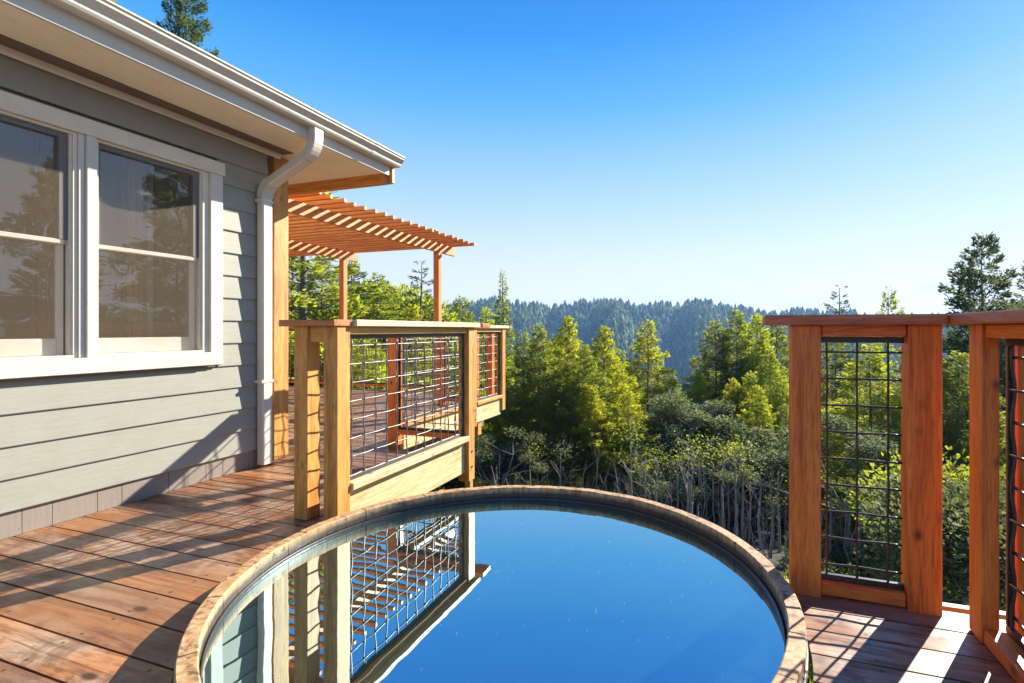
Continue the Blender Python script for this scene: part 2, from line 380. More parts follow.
# ------------------------------------------------------------------ deck
TX, TY, TR = -0.81, 1.80, 1.032          # hot tub centre and outer radius
def deck():
    mb = MB(); pitch = 0.1425; gap = 0.008; TH = 0.036; rc = TR + 0.018
    def board(y0, y1, x0, x1, joints=()):
        cuts = [x0] + [j for j in joints if x0 + 0.2 < j < x1 - 0.2] + [x1]
        for a, b in zip(cuts[:-1], cuts[1:]):
            piece(y0, y1, a + (0.002 if a != x0 else 0), b - (0.002 if b != x1 else 0))
    def piece(y0, y1, x0, x1):
        # clip against tub circle
        n = 7; ys = [y0 + (y1 - y0) * k / (n - 1) for k in range(n)]
        def half(y): return math.sqrt(max(0, rc * rc - (y - TY) ** 2))
        if (y1 < TY - rc) or (y0 > TY + rc) or x1 < TX - rc or x0 > TX + rc:
            mb.box(x0, x1, y0, y1, -TH, 0, bev=0.0025); return
        for side in (-1, 1):
            if side < 0: xa = [x0] * n; xb = [min(x1, TX - half(y)) for y in ys]
            else: xa = [max(x0, TX + half(y)) for y in ys]; xb = [x1] * n
            if max(b - a for a, b in zip(xa, xb)) < 0.02: continue
            xb = [max(b, a) for a, b in zip(xa, xb)]
            vs = []
            for y, a, b in zip(ys, xa, xb): vs += [(a, y, 0), (b, y, 0), (a, y, -TH), (b, y, -TH)]
            fs = []
            for k in range(n - 1):
                o = 4 * k; fs += [(o, o+1, o+5, o+4), (o+2, o+6, o+7, o+3), (o, o+4, o+6, o+2), (o+1, o+3, o+7, o+5)]
            fs += [(0, 2, 3, 1), (4*n-4, 4*n-3, 4*n-1, 4*n-2)]
            mb.add(vs, fs)
            if not (y0 < TY + rc and y1 > TY - rc): break
    k0 = int((-3.0 - 1.0605) / pitch)
    rr = random.Random(3)
    for k in range(k0, 60):
        y0 = 1.0605 + k * pitch + gap / 2; y1 = y0 + pitch - gap
        ym = (y0 + y1) / 2
        if ym > 7.2: break
        j = [rr.choice((-4.9, -5.5, -6.1)), rr.choice((-2.75, -2.2)) if ym < 0.6 else -9, 0.6 if ym < 0.7 and k % 2 else -9]
        xl = -3.31 if ym < 2.95 else -9.0
        if ym < 2.2: board(y0, y1, xl, 0.92, j)
        elif ym < 3.66: board(y0, y1, xl, -1.99, j)
        elif ym < 6.05: board(y0, y1, xl, -2.80, j)
        else: board(y0, y1, xl, -3.70, j)
    o = mb.build('deck', M['deck']); tag(o, kind='structure')
deck()
# joists, rim joists and posts under the deck (one support frame)
def frame_under():
    t = thing('deck_substructure', (-2.5, 3.0, -0.3), 'timber joists, beams and posts carrying the wooden deck from below', 'deck support')
    j = MB()
    for x in np.arange(-8.8, 0.9, 0.41):
        if x > -1.95:
            if TX - TR - 0.1 < x < TX + TR + 0.1: j.box(x-0.019, x+0.019, -3.0, TY - TR - 0.08, -0.235, -0.04)
            else: j.box(x-0.019, x+0.019, -3.0, 2.25, -0.235, -0.04)
        elif x > -2.75: j.box(x-0.019, x+0.019, -3.0, 3.6, -0.235, -0.04)
        elif x > -3.3: j.box(x-0.019, x+0.019, -3.0, 6.0, -0.235, -0.04)
        else: j.box(x-0.019, x+0.019, 3.0, 6.0 if x > -3.65 else 7.15, -0.235, -0.04)
    j.build('joist', M['joist'], t)
    for (x, y) in ((-2.1, 3.45), (-3.8, 7.0), (0.75, 2.15), (-6.5, 7.0), (-2.1, 2.3)):
        bx('support_post', M['cedar_z'], t, x-0.045, x+0.045, y-0.045, y+0.045, -3.6, -0.24)
    bx('support_post', M['cedar_z'], t, -2.86, -2.77, 5.32, 5.41, -0.22, -0.045)
    bx('rim_joist', M['cedar_x'], t, 0.2, 0.95, 2.242, 2.28, -0.25, -0.005)
frame_under()

# ------------------------------------------------------------------ railings
def wire_panel(parent, axis, fixed, a0, a1, z0, z1, mat, fmat, s=0.1016, r=0.0036, fw=0.022, ph=0.5, zph=0.06, sides=True):
    r = r*1.15
    """welded hog-wire grid in a thin steel channel frame"""
    f = MB()
    def b(u0,u1,w0,w1,zz0,zz1):
        if axis == 'x': f.box(u0,u1,w0,w1,zz0,zz1,bev=0.002)
        else: f.box(w0,w1,u0,u1,zz0,zz1,bev=0.002)
    w0, w1 = fixed-0.010, fixed+0.010
    b(a0, a1, w0, w1, z0, z0+fw)
    if not sides: f.build('panel_frame', fmat, parent); f = MB()
    b(a0, a1, w0, w1, z1-fw, z1)
    if sides: b(a0, a0+fw*0.6, w0, w1, z0+fw+.001, z1-fw-.001)
    if sides: b(a1-fw*0.6, a1, w0, w1, z0+fw+.001, z1-fw-.001)
    f.build('panel_frame', fmat, parent)
    g = MB()
    def P(u, w, z): return (u, fixed + w, z) if axis == 'x' else (fixed + w, u, z)
    us = list(np.arange(a0 + s*ph, a1, s)); zs = list(np.arange(z1 - zph, z0, -s))
    for i, u in enumerate(us):
        pts = []; rr = random.Random(i)
        for q in range(int((z1-z0)/0.0254)+1):
            z = z0 + 0.005 + q*0.0254
            if z > z1-0.005: break
            pts.append(P(u + rr.uniform(-.0006,.0006), 0.0042*math.cos(PI*(z-z1+zph)/s + PI*i), z))
        g.tube(pts, r, 6)
    for i, z in enumerate(zs):
        pts = []; nn = int((a1-a0)/0.0254)+1
        for q in range(nn+1):
            u = a0 + 0.004 + (a1-a0-0.008)*q/nn
            pts.append(P(u, -0.0042*math.cos(PI*(u-a0-s*ph)/s + PI*i), z))
        g.tube(pts, r, 6)
    g.build('wire_mesh', mat, parent, smooth=True)

def post(t, mat, x0, x1, y0, y1, z0, z1, bolts=None):
    p = bx('post', mat, t, x0, x1, y0, y1, z0, z1, bev=0.004)
    if bolts:
        for (x, y, z, ax) in bolts:
            b = MB(); d = np.array(ax); c = np.array((x, y, z))
            b.tube([c - d*0.001, c + d*0.006], 0.009, 8); b.build('bolt', M['hoop'], t)
    return p
ZC0, ZC1 = 1.029, 1.066
# near corner: two posts standing on the deck with a stub of cap, then the run away from the camera
tA = thing('deck_railing', (-1.96, 2.85, 0), 'long sunlit railing with wire grid running away from the close-set posts by the tub', 'railing')
post(tA, M['cedar_z'], -2.203, -2.112, 2.119, 2.213, 0.001, ZC0)
post(tA, M['cedar_z'], -2.005, -1.915, 2.119, 2.219, -0.24, ZC0)
post(tA, M['cedar_z'], -2.003, -1.912, 3.52, 3.62, -0.17, ZC0, bolts=[(-1.912, 3.57, 0.06, (1,0,0)), (-1.912, 3.57, -0.06, (1,0,0))])
bx('blocking', M['cedar_x'], tA, -2.11, -2.007, 2.135, 2.20, 0.945, ZC0-.001)
bx('rail_cap', M['cap_x'], tA, -2.272, -1.905, 2.085, 2.228, ZC0, ZC1-.002)
bx('rail_cap', M['cap_lit_y'], tA, -2.030, -1.885, 2.231, 3.665, ZC0, ZC1)
bx('top_rail', M['cedar_y'], tA, -1.995, -1.925, 2.222, 3.518, 0.985, ZC0-.001)
bx('bottom_rail', M['pale_y'], tA, -2.000, -1.900, 2.222, 3.518, 0.150, 0.190)
bx('fascia_board', M['pale_y'], tA, -1.985, -1.945, 2.222, 3.518, -0.10, 0.148)
wire_panel(tA, 'y', -1.96, 2.222, 3.518, 0.191, 0.984, M['wire'], M['steel'], ph=0.55)
# return section across the view
tD = thing('deck_railing', (-2.4, 3.75, 0), 'short cross railing with shaded orange posts seen through the long sunlit railing', 'railing')
post(tD, M['redwood_z'], -2.83, -2.74, 3.74, 3.83, 0.001, ZC0)
post(tD, M['redwood_z'], -2.13, -2.04, 3.74, 3.83, 0.001, ZC0)
bx('rail_cap', M['cap_x'], tD, -2.70, -1.89, 3.715, 3.855, ZC0, ZC1-.003)
bx('top_rail', M['redwood_x'], tD, -2.738, -2.132, 3.75, 3.82, 0.985, ZC0-.001)
bx('bottom_rail', M['redwood_x'], tD, -2.738, -2.132, 3.75, 3.82, 0.10, 0.14)
wire_panel(tD, 'x', 3.785, -2.738, -2.132, 0.141, 0.984, M['wire'], M['steel'])
# further run
tB = thing('deck_railing', (-2.77, 4.9, 0), 'farthest run of sunlit railing, with a pale knotty board, left of the tall slim pine', 'railing')
post(tB, M['cedar_z'], -2.815, -2.724, 5.12, 5.21, -0.09, ZC0, bolts=[(-2.724, 5.165, 0.10, (1,0,0)), (-2.724, 5.165, 0.0, (1,0,0))])
post(tB, M['cedar_z'], -2.815, -2.724, 5.90, 5.99, -0.01, ZC0)
bx('rail_cap', M['cap_lit_y'], tB, -2.842, -2.702, 3.860, 6.06, ZC0, ZC1)
bx('top_rail', M['cedar_y'], tB, -2.805, -2.735, 3.86, 5.118, 0.985, ZC0-.001)
bx('top_rail', M['cedar_y'], tB, -2.805, -2.735, 5.212, 5.898, 0.985, ZC0-.001)
for y0, y1 in ((3.86, 5.118), (5.212, 5.898)):
    bx('bottom_rail', M['cedar_y'], tB, -2.82, -2.715, y0, y1, 0.15, 0.19)
    bx('fascia_board', M['pale_y'], tB, -2.79, -2.75, y0, y1, -0.06, 0.148)
    wire_panel(tB, 'y', -2.77, y0, y1, 0.191, 0.984, M['wire'], M['steel'])
tH = thing('deck_railing', (-3.2, 6.03, 0), 'short cross railing with shaded red posts closing the far corner of the deck', 'railing')
post(tH, M['redwood_z'], -3.02, -2.93, 6.02, 6.11, 0.001, ZC0)
post(tH, M['redwood_z'], -3.75, -3.66, 6.02, 6.11, 0.001, ZC0)
bx('rail_cap', M['cap_x'], tH, -3.80, -2.70, 6.063, 6.16, ZC0, ZC1-.003)
bx('bottom_rail', M['redwood_x'], tH, -3.658, -3.022, 6.03, 6.10, 0.05, 0.09)
wire_panel(tH, 'x', 6.065, -3.658, -3.022, 0.091, 1.02, M['wire'], M['steel'])
tG = thing('deck_railing', (-6.0, 7.2, 0), 'back railing of the deck under the pergola, in front of the trees', 'railing')
for x in (-3.8, -5.2, -6.6, -8.0): post(tG, M['redwood_z'], x-.045, x+.045, 7.18, 7.27, 0.001, ZC0)
bx('rail_cap', M['cap_x'], tG, -8.1, -3.70, 7.15, 7.30, ZC0, ZC1)
bx('bottom_rail', M['redwood_x'], tG, -8.0, -3.85, 7.20, 7.25, 0.05, 0.09)
for a in (-7.95, -6.55, -5.15): wire_panel(tG, 'x', 7.225, a, a+1.30, 0.091, 1.02, M['wire'], M['steel'])

# right-hand railings
tE = thing('deck_railing', (0.46, 2.2, 0), 'red-orange railing panel with black wire grid facing the viewer right of the tub', 'railing')
post(tE, M['redwood_z'], 0.222, 0.325, 2.150, 2.240, -0.2, ZC0)
post(tE, M['redwood_z'], 0.605, 0.708, 2.150, 2.240, -0.2, ZC0)
bx('rail_cap', M['cap_red_x'], tE, 0.125, 0.712, 2.105, 2.262, ZC0, ZC1)
bx('top_rail', M['redwood_x'], tE, 0.327, 0.603, 2.160, 2.232, 0.985, ZC0-.001)
bx('bottom_rail', M['redwood_x'], tE, 0.327, 0.603, 2.165, 2.245, 0.004, 0.052)
wire_panel(tE, 'x', 2.200, 0.327, 0.603, 0.053, 0.984, M['steel'], M['steel'], ph=0.24, zph=0.058, sides=False)
tF = thing('deck_railing', (0.81, 0.9, 0), 'railing on the right edge of the frame running toward the viewer, dark wire grid', 'railing')
post(tF, M['redwood_z'], 0.762, 0.812, 2.004, 2.092, 0.001, ZC0)
post(tF, M['redwood_z'], 0.862, 0.884, 2.010, 2.090, -0.20, ZC0-0.002)
post(tF, M['redwood_z'], 0.762, 0.851, 0.30, 0.39, 0.001, ZC0)
post(tF, M['redwood_z'], 0.762, 0.851, -1.20, -1.11, 0.001, ZC0)
bx('rail_cap', M['cap_red_y'], tF, 0.714, 0.885, -1.3, 2.262, ZC0, ZC1)
for y0, y1 in ((0.392, 2.002), (-1.108, 0.298)):
    bx('top_rail', M['redwood_y'], tF, 0.772, 0.842, y0, y1, 0.985, ZC0-.001)
    bx('bottom_rail', M['redwood_y'], tF, 0.768, 0.846, y0, y1, 0.004, 0.052)
    wire_panel(tF, 'y', 0.835, y0, y1, 0.053, 0.984, M['steel'], M['steel'], ph=0.6, r=0.0042)
# ------------------------------------------------------------------ hot tub
tT = thing('hot_tub', (TX, TY, 0), 'round wooden soaking tub sunk into the deck, filled with water mirroring the sky', 'hot tub')
def ring_mesh(name, r0, r1, z0, z1, mat, segs, gapa=0.0, jitter=0.0, sub=4, wob=0.0):
    mb = MB(); rr = random.Random(5)
    for i in range(segs):
        a0 = 2*PI*i/segs + gapa; a1 = 2*PI*(i+1)/segs - gapa
        zt = z1 + rr.uniform(-jitter, jitter); ro = r1 + rr.uniform(-wob, wob); ri = r0 + rr.uniform(-wob, wob)
        vs = []; fs = []; bv = 0.004
        for k in range(sub+1):
            a = a0 + (a1-a0)*k/sub; c, s_ = math.cos(a), math.sin(a)
            for (r, z) in ((ri, z0), (ri, zt-bv), (ri+bv, zt), (ro-bv, zt), (ro, zt-bv), (ro, z0)):
                vs.append((TX+r*c, TY+r*s_, z))
        for k in range(sub):
            for q in range(6):
                fs.append((6*k+q, 6*k+(q+1)%6, 6*k+6+(q+1)%6, 6*k+6+q))
        fs += [tuple(range(6)), tuple(6*sub+q for q in range(6))[::-1]]
        mb.add(vs, fs)
    return mb.build(name, mat, tT)
ring_mesh('staves', TR-0.052, TR, -1.05, 0.100, M['stave'], 56, 0.0007, 0.0014, 3, 0.0012)
ring_mesh('hoop', TR+0.001, TR+0.004, 0.02, 0.05, M['hoop'], 1, 0.0, 0.0, 128)
ring_mesh('liner_ledge', TR-0.060, TR-0.0545, -0.9, 0.046, M['steel'], 1, 0.0, 0.0, 128)
fl = MB(); n=96
fl.add([(TX+(TR-.05)*math.cos(2*PI*k/n), TY+(TR-.05)*math.sin(2*PI*k/n), -1.0) for k in range(n)], [tuple(range(n))])
fl.build('tub_floor', M['joist'], tT)
wt = MB(); r = TR-0.0535; vs=[(TX,TY,0.034)]
NR=24; NA=128
for i in range(1,NR+1):
    for k in range(NA):
        a=2*PI*k/NA; vs.append((TX+r*i/NR*math.cos(a), TY+r*i/NR*math.sin(a), 0.034))
fs=[(0,1+k,1+(k+1)%NA) for k in range(NA)]
for i in range(NR-1):
    for k in range(NA):
        a=1+i*NA+k; b=1+i*NA+(k+1)%NA; fs.append((a,a+NA,b+NA,b))
wt.add(vs,fs); w=wt.build('water', M['water']); tag(w, kind='structure')

# ------------------------------------------------------------------ house
WX = -3.30
tW = thing('house', (WX, 1.0, 0), 'grey clapboard house with white trimmed sash windows and deep painted eave on the left', 'house')
def house():
    Y0, Y1 = -3.0, 2.93
    s = MB()
    laps = [0.13 + 0.1575*k for k in range(15)]
    holes = [(0.99, 2.55, 0.78, 2.15)]
    for k, z in enumerate(laps[:-1]):
        z1 = z + 0.1575
        segs = [(Y0, Y1)]
        for (a, b, c, d) in holes:
            if z1 > c + 0.02 and z < d - 0.02: segs = [(Y0, a + 0.02), (b - 0.02, Y1)]
        if z < 0.78 < z1 - 0.02:
            pass
        jn = random.Random(40 + k); cut = []
        for (a, b) in segs:
            j = jn.uniform(a + 0.5, b) if b - a > 1.2 else None
            cut += [(a, j - 0.001), (j + 0.001, b)] if j and b - j > 0.25 else [(a, b)]
        for (a, b) in cut:
            s.profile([(WX-0.02, z), (WX+0.006, z), (WX+0.007, z+0.004), (WX-0.006, z1+0.012), (WX-0.02, z1+0.012)], 'y', a, b)
    s.box(WX-0.12, WX-0.021, Y0, 1.01, 0.0, 2.4); s.box(WX-0.12, WX-0.021, 2.53, 2.90, 0.0, 2.4)
    s.box(WX-0.12, WX-0.021, 1.01, 2.53, 0.0, 0.83); s.box(WX-0.12, WX-0.021, 1.01, 2.53, 2.10, 2.4)
    s.box(-9.0, WX-0.121, 2.80, 2.90, 0.0, 2.4)
    s.box(-9.0, -8.9, Y0, 2.79, 0.0, 2.4); s.box(-8.89, WX-0.121, Y0, Y0+0.1, 0.0, 2.4)
    s.build('siding', M['siding'], tW)
    # back wall laps
    sb = MB()
    for z in laps[:-1]:
        sb.profile([(2.905, z), (2.93, z), (2.917, z+0.1655), (2.905, z+0.1655)], 'x', -9.0, WX-0.03)
    sb.build('siding', M['siding'], tW)
    k = MB(); rr = random.Random(2); y = Y0
    while y < Y1:
        w = rr.choice((0.16, 0.20, 0.26, 0.12)); y2 = min(Y1, y+w)
        k.box(WX-0.03, WX-0.012+rr.uniform(-.001,.001), y+0.001, y2-0.001, 0.0, 0.128, bev=0.001); y = y2
    k.build('skirt', M['skirt'], tW)
    # frieze board strips at top of wall
    bx('frieze_board', M['soffit'], tW, WX+0.008, WX+0.028, Y0, 3.03, 2.330, 2.372)
    bx('dark_strip', M['dark_brown'], tW, WX+0.029, WX+0.13, Y0, 3.05, 2.366, 2.371)  # dark-coloured sheet across the gap between wall and soffit
    # corner timber post and its half-hidden neighbour
    bx('corner_post', M['cedar_z'], tW, -3.475, -3.335, 3.02, 3.135, 0.001, 2.37)
    bx('corner_trim', M['cedar_z'], tW, -3.44, -3.345, 3.137, 3.17, 0.001, 2.37)
    # soffit
    so = MB()
    for a, b in ((Y0, -1.2), (-1.198, 1.25), (1.252, 3.70)): so.box(WX+0.131, -2.835, a, b, 2.372, 2.384)
    so.box(-9.0, WX+0.130, 3.06, 3.70, 2.372, 2.384)
    so.build('soffit', M['soffit'], tW)
    fa = MB(); fa.box(-2.834, -2.812, Y0, 3.74, 2.360, 2.56, bev=0.002); fa.build('fascia', M['white'], tW)
    # barge beam below eave end
    bx('eave_beam', M['pergola_x'], tW, -9.0, -2.84, 3.705, 3.76, 2.285, 2.375)
    bx('eave_beam', M['pergola_x'], tW, -9.0, -2.80, 3.762, 3.80, 2.30, 2.47)
    # gutter: K-style profile (x,z)
    X = -2.811
    outer = [(X, 2.44), (X+0.070, 2.44), (X+0.078, 2.452), (X+0.080, 2.468), (X+0.100, 2.488), (X+0.112, 2.497), (X+0.114, 2.512), (X+0.122, 2.516), (X+0.122, 2.524), (X+0.106, 2.524)]
    inner = [(X+0.106, 2.517), (X+0.108, 2.500), (X+0.090, 2.486), (X+0.074, 2.468), (X+0.068, 2.448), (X+0.004, 2.448), (X+0.004, 2.53), (X, 2.53)]
    g = MB(); g.profile(outer+inner, 'y', Y0, 3.80, cap=False)
    g.profile([(X+.001, 2.441), (X+0.072, 2.441), (X+0.082, 2.468), (X+0.113, 2.50), (X+0.121, 2.523), (X+.001, 2.523)], 'y', 3.797, 3.803)
    # joint sleeve
    g.profile([(a+(0.002 if a > X+.01 else 0), b-0.002 if b < 2.45 else b) for a, b in outer]+[(X+0.10,2.50),(X+.06,2.46),(X,2.46)], 'y', 3.42, 3.47)
    g.build('gutter', M['white'], tW)
    # roof slab rising to the left, drip edge
    ro = MB(); sl = 0.36
    x0 = -2.79
    pr = [(x0, 2.532), (x0, 2.552), (-9.0, 2.552+(x0+9.0)*sl), (-9.0, 2.40+(x0+9.0)*sl), (-2.84, 2.532)]
    ro.profile(pr, 'y', Y0, 3.80); ro.build('roof', M['roof'], tW)
    de = MB(); de.box(-2.80, -2.775, Y0, 3.81, 2.528, 2.556); de.build('drip_edge', M['white'], tW)
    # gable closing piece
    gb = MB(); gb.profile([(-2.85, 2.385), (-2.85, 2.53), (-9.0, 2.38+(x0+9.0)*sl), (-9.0, 2.385)], 'y', 3.64, 3.70); gb.build('gable_board', M['white'], tW)
    # downspout
    d = MB()
    def rect(path, wy=0.062, wx=0.045):
        vs=[];n=len(path)
        for i,(x,z) in enumerate(path):
            a=path[max(i-1,0)]; b=path[min(i+1,n-1)]; dx,dz=b[0]-a[0],b[1]-a[1]; l=math.hypot(dx,dz); nx,nz=-dz/l,dx/l
            bv=0.008
            for (u,v) in ((-1,-1),(-1,1),(1,1),(1,-1)):
                pass
            prof=[(-wx+bv,-wy),(wx-bv,-wy),(wx,-wy+bv),(wx,wy-bv),(wx-bv,wy),(-wx+bv,wy),(-wx,wy-bv),(-wx,-wy+bv)]
            for (p,q) in prof: vs.append((x-p*nx, 2.868+q, z-p*nz))
        fs=[]
        for i in range(n-1):
            for q in range(8): fs.append((8*i+q,8*i+(q+1)%8,8*i+8+(q+1)%8,8*i+8+q))
        fs += [tuple(range(8)), tuple(8*(n-1)+q for q in range(8))]
        d.add(vs,fs)
    rect([(-3.255, 0.02), (-3.255, 2.00)], 0.043, 0.032)
    el = [(-3.255, 1.985)]
    for k in range(0, 8):   # ribbed lower elbow
        a = k/7*math.radians(62); el.append((-3.255+0.11*(1-math.cos(a)), 1.995+0.11*math.sin(a)))
    xe, ze = el[-1]; 
    el2 = [(xe+0.375*math.sin(math.radians(66)), ze+0.375*math.cos(math.radians(66)))]
    rect(el, 0.046, 0.035); rect([el[-1]]+el2, 0.043, 0.032)
    x2, z2 = el2[0]; e3 = [(x2, z2)]
    for k in range(1, 8):
        a = math.radians(62)*(1-k/7); px, pz = e3[-1]; e3.append((px+0.024*math.sin(a), pz+0.024*math.cos(a)))
    e3.append((e3[-1][0], 2.445)); rect(e3, 0.046, 0.035)
    for k in range(7):
        a = k/6*math.radians(62); cx_, cz_ = -3.255+0.11*(1-math.cos(a)), 1.995+0.11*math.sin(a)
        d.tube([(cx_+0.035*math.cos(a), 2.822, cz_-0.035*math.sin(a)), (cx_+0.035*math.cos(a), 2.914, cz_-0.035*math.sin(a))], 0.004, 5)
    for z in (1.95, 0.62): d.box(-3.292, -3.219, 2.810, 2.914, z, z+0.022, bev=0.002)
    d.build('downspout', M['white'], tW)
    # outlet elbow bottom / window group
    t = MB()
    t.box(WX+0.008, WX+0.034, 0.90, 2.565, 2.062, 2.150, bev=0.003)
    win_trim = t.build('window_trim', M['trim'], tW)
    t = MB(); t.box(WX+0.008, WX+0.031, 2.462, 2.550, 0.775, 2.061, bev=0.003); t.box(WX+0.008, WX+0.031, 0.985, 1.075, 0.775, 2.061, bev=0.003)
    t.box(WX+0.008, WX+0.036, 1.765, 1.812, 0.862, 2.061, bev=0.003); t.box(WX+0.008, WX+0.022, 1.735, 1.764, 0.862, 2.061, bev=0.003)
    t.box(WX+0.008, WX+0.045, 1.076, 2.461, 0.775, 0.861, bev=0.004)
    t.build('window_trim', M['white'], tW)
    bx('window_flashing', M['dark_brown'], tW, WX+0.009, WX+0.024, 0.985, 2.50, 0.760, 0.774)
    for (a, b, jw) in ((1.076, 1.734, 0.018), (1.813, 2.461, 0.040)):
        f = MB()   # outer frame
        f.box(WX-0.09, WX+0.012, a, a+0.018, 0.862, 2.060); f.box(WX-0.09, WX+0.012, b-jw, b, 0.862, 2.060)
        f.box(WX-0.09, WX+0.012, a+.019, b-jw-.001, 2.048, 2.060); f.box(WX-0.09, WX+0.012, a+.019, b-jw-.001, 0.862, 0.876)
        f.box(WX-0.030, WX+0.004, b-jw-0.012, b-jw-0.001, 0.877, 2.047)
        win = f.build('window', M['trim'], tW)
        A, B = a+0.019, b-jw-0.013
        u = MB(); z0, z1 = 1.488, 2.047    # dark screen frame around upper half
        u.box(WX-0.028, WX-0.008, A, A+0.018, z0, z1); u.box(WX-0.028, WX-0.008, B-0.036, B, z0, z1)
        u.box(WX-0.028, WX-0.008, A+.019, B-.037, z1-0.026, z1)
        u.build('screen_frame', M['sash_dark'], win)
        l = MB()
        l.box(WX-0.05, WX-0.012, A, B, 1.462, 1.487, bev=0.003)
        l.box(WX-0.075, WX-0.045, A, A+0.012, 0.877, 1.461); l.box(WX-0.075, WX-0.045, B-0.028, B, 0.877, 1.461)
        l.box(WX-0.075, WX-0.045, A+.013, B-.029, 0.877, 0.965, bev=0.003)
        l.build('sash', M['sash'], win)
        p = MB(); p.add([(WX-0.06, A+.01, 0.96), (WX-0.06, B-.02, 0.96), (WX-0.06, B-.02, 1.465), (WX-0.06, A+.01, 1.465)], [(0,1,2,3)])
        p.build('pane', M['glass'], win)
        p = MB(); p.add([(WX-0.032, A+.015, 1.486), (WX-0.032, B-.03, 1.486), (WX-0.032, B-.03, 2.03), (WX-0.032, A+.015, 2.03)], [(0,1,2,3)])
        p.build('pane', M['glass'], win)
        p = MB(); p.add([(WX-0.006, A+.002, 0.878), (WX-0.006, B-.002, 0.878), (WX-0.006, B-.002, 2.045), (WX-0.006, A+.002, 2.045)], [(0,1,2,3)])
        p.build('insect_screen', M['screen'], win)
    # room behind
    rm = MB()
    rm.box(-8.8, WX-0.13, -2.8, 2.78, -0.05, 0.0); rm.box(-8.8, WX-0.13, -2.8, 2.78, 2.36, 2.40)
    rm.box(-5.3, -5.2, -2.8, 1.9, 0.0, 2.36); rm.box(-5.3, -5.2, 2.6, 2.78, 0.0, 2.36); rm.box(-5.3,-5.2,1.9,2.6,2.05,2.36)
    rm.build('room_shell', M['room'], tW)
    bx('reflected_post', M['cedar_z'], tW, -3.70, -3.61, 2.17, 2.26, 0.001, 2.35)  # added posts standing in for the ones reflected in the panes
    bx('reflected_post', M['cedar_z'], tW, -3.70, -3.61, 1.73, 1.82, 0.001, 2.35)
    bx('inner_trim', M['white'], tW, -3.70, -3.63, 2.30, 2.335, 0.001, 2.35)
    ib = MB(); ib.box(-5.19, -5.17, 0.7, 1.5, 0.9, 0.95); ib.box(-5.19, -5.17, 0.7, 1.5, 1.75, 1.80); ib.box(-5.19, -5.17, 0.7, 0.75, 0.951, 1.749); ib.box(-5.19, -5.17, 1.45, 1.5, 0.951, 1.749)
    ib.build('inner_frame', M['white'], tW)
    bx('inner_bench', M['white'], tW, -3.58, -3.44, 0.9, 2.75, 0.80, 0.85)
house()

# ------------------------------------------------------------------ pergola
tP = thing('pergola', (-5.5, 5.4, 0), 'orange timber pergola with closely spaced slats beyond the eave', 'pergola')
def pergola():
    for (x, yb0) in ((-4.1, 3.85), (-5.97, 3.85), (-7.8, 3.85)):
        bx('beam', M['pergola_y'], tP, x-0.019, x+0.019, 3.81, 7.06, 2.165, 2.300)
    for x in (-4.1, -5.97, -7.8):
        bx('post', M['pergola_z'], tP, x-0.060, x+0.030, *((6.57, 6.66) if x > -5 else (6.72, 6.81)), 0.001, 2.164)
        b = MB()
        for z in (2.20, 2.26):
            b = MB(); b.tube([(x+0.019, 6.615, z), (x+0.026, 6.615, z)], 0.009, 8); b.build('bolt', M['hoop'], tP)
        bx('post_block', M['pergola_z'], tP, x-0.06, x-0.0195, 6.57, 6.66, 2.166, 2.50)
    bx('ledger', M['pergola_x'], tP, -8.2, -3.86, 3.803, 3.845, 2.31, 2.35) if False else None
    k = 0; y = 3.85
    while y < 7.02:
        rr = random.Random(k)
        bx('slat', M['pergola_x'], tP, -8.3, -3.70+rr.uniform(-.015,.015), y, y+0.040, 2.302+rr.uniform(0,.002), 2.345+rr.uniform(0,.002), bev=0.002)
        y += 0.164; k += 1
pergola()

# ------------------------------------------------------------------ terrain
def smooth(a, b, t):
    t = np.clip((t-a)/(b-a), 0, 1); return t*t*(3-2*t)
DK = np.array([0, 4, 8, 14, 26, 50, 90, 150, 220, 300, 420, 560, 700, 850, 1500.0])
ZK = np.array([-2.3, -2.3, -2.9, -4.4, -8, -16, -31, -52, -66, -68, -45, -12, 29, 27, 5.0])
ZL = np.array([-2.3, -2.0, -2.0, -2.6, -4.0, -8, -18, -36, -52, -58, -42, -12, 22, 22, 5.0])
def ground_z(x, y):
    x = np.asarray(x, float); y = np.asarray(y, float)
    d = np.hypot(x, y); ang = np.degrees(np.arctan2(x, y)) + 19.24      # degrees right of the camera axis
    zr = np.interp(d, DK, ZK); zl = np.interp(d, DK, ZL)
    lf = 1 - smooth(-24, -8, ang)
    z = zr*(1-lf) + zl*lf
    ridge = smooth(300, 700, d)
    drop = smooth(10, 34, ang)*20 + smooth(34, 44, ang)*6
    z = z - ridge*drop
    spur = np.sin(ang*0.55 + d*0.007)*15 + np.sin(ang*1.35 + 1.0 - d*0.004)*8
    z = z + spur*smooth(180, 330, d)*(1 - 0.75*smooth(560, 700, d))
    z = z + np.sin(x*0.31+1)*np.cos(y*0.27)*0.25*smooth(6, 20, d)
    return z
def terrain():
    rs = np.concatenate([[0.5], np.geomspace(2, 1500, 110)]); na = 300
    vs = []
    for r_ in rs:
        a = np.linspace(0, 2*PI, na, endpoint=False)
        x = r_*np.sin(a); y = r_*np.cos(a); z = ground_z(x, y)
        vs.append(np.stack([x, y, z], 1))
    V = np.concatenate(vs); F = []
    for i in range(len(rs)-1):
        for k in range(na):
            k2 = (k+1) % na; F.append((i*na+k, i*na+k2, (i+1)*na+k2, (i+1)*na+k))
    F.append(tuple(range(na))[::-1])
    me = bpy.data.meshes.new('ground'); me.from_pydata(V.tolist(), [], F)
    for p in me.polygons: p.use_smooth = True
    me.materials.append(M['ground']); o = bpy.data.objects.new('ground', me); COL.objects.link(o); tag(o, kind='structure')
terrain()

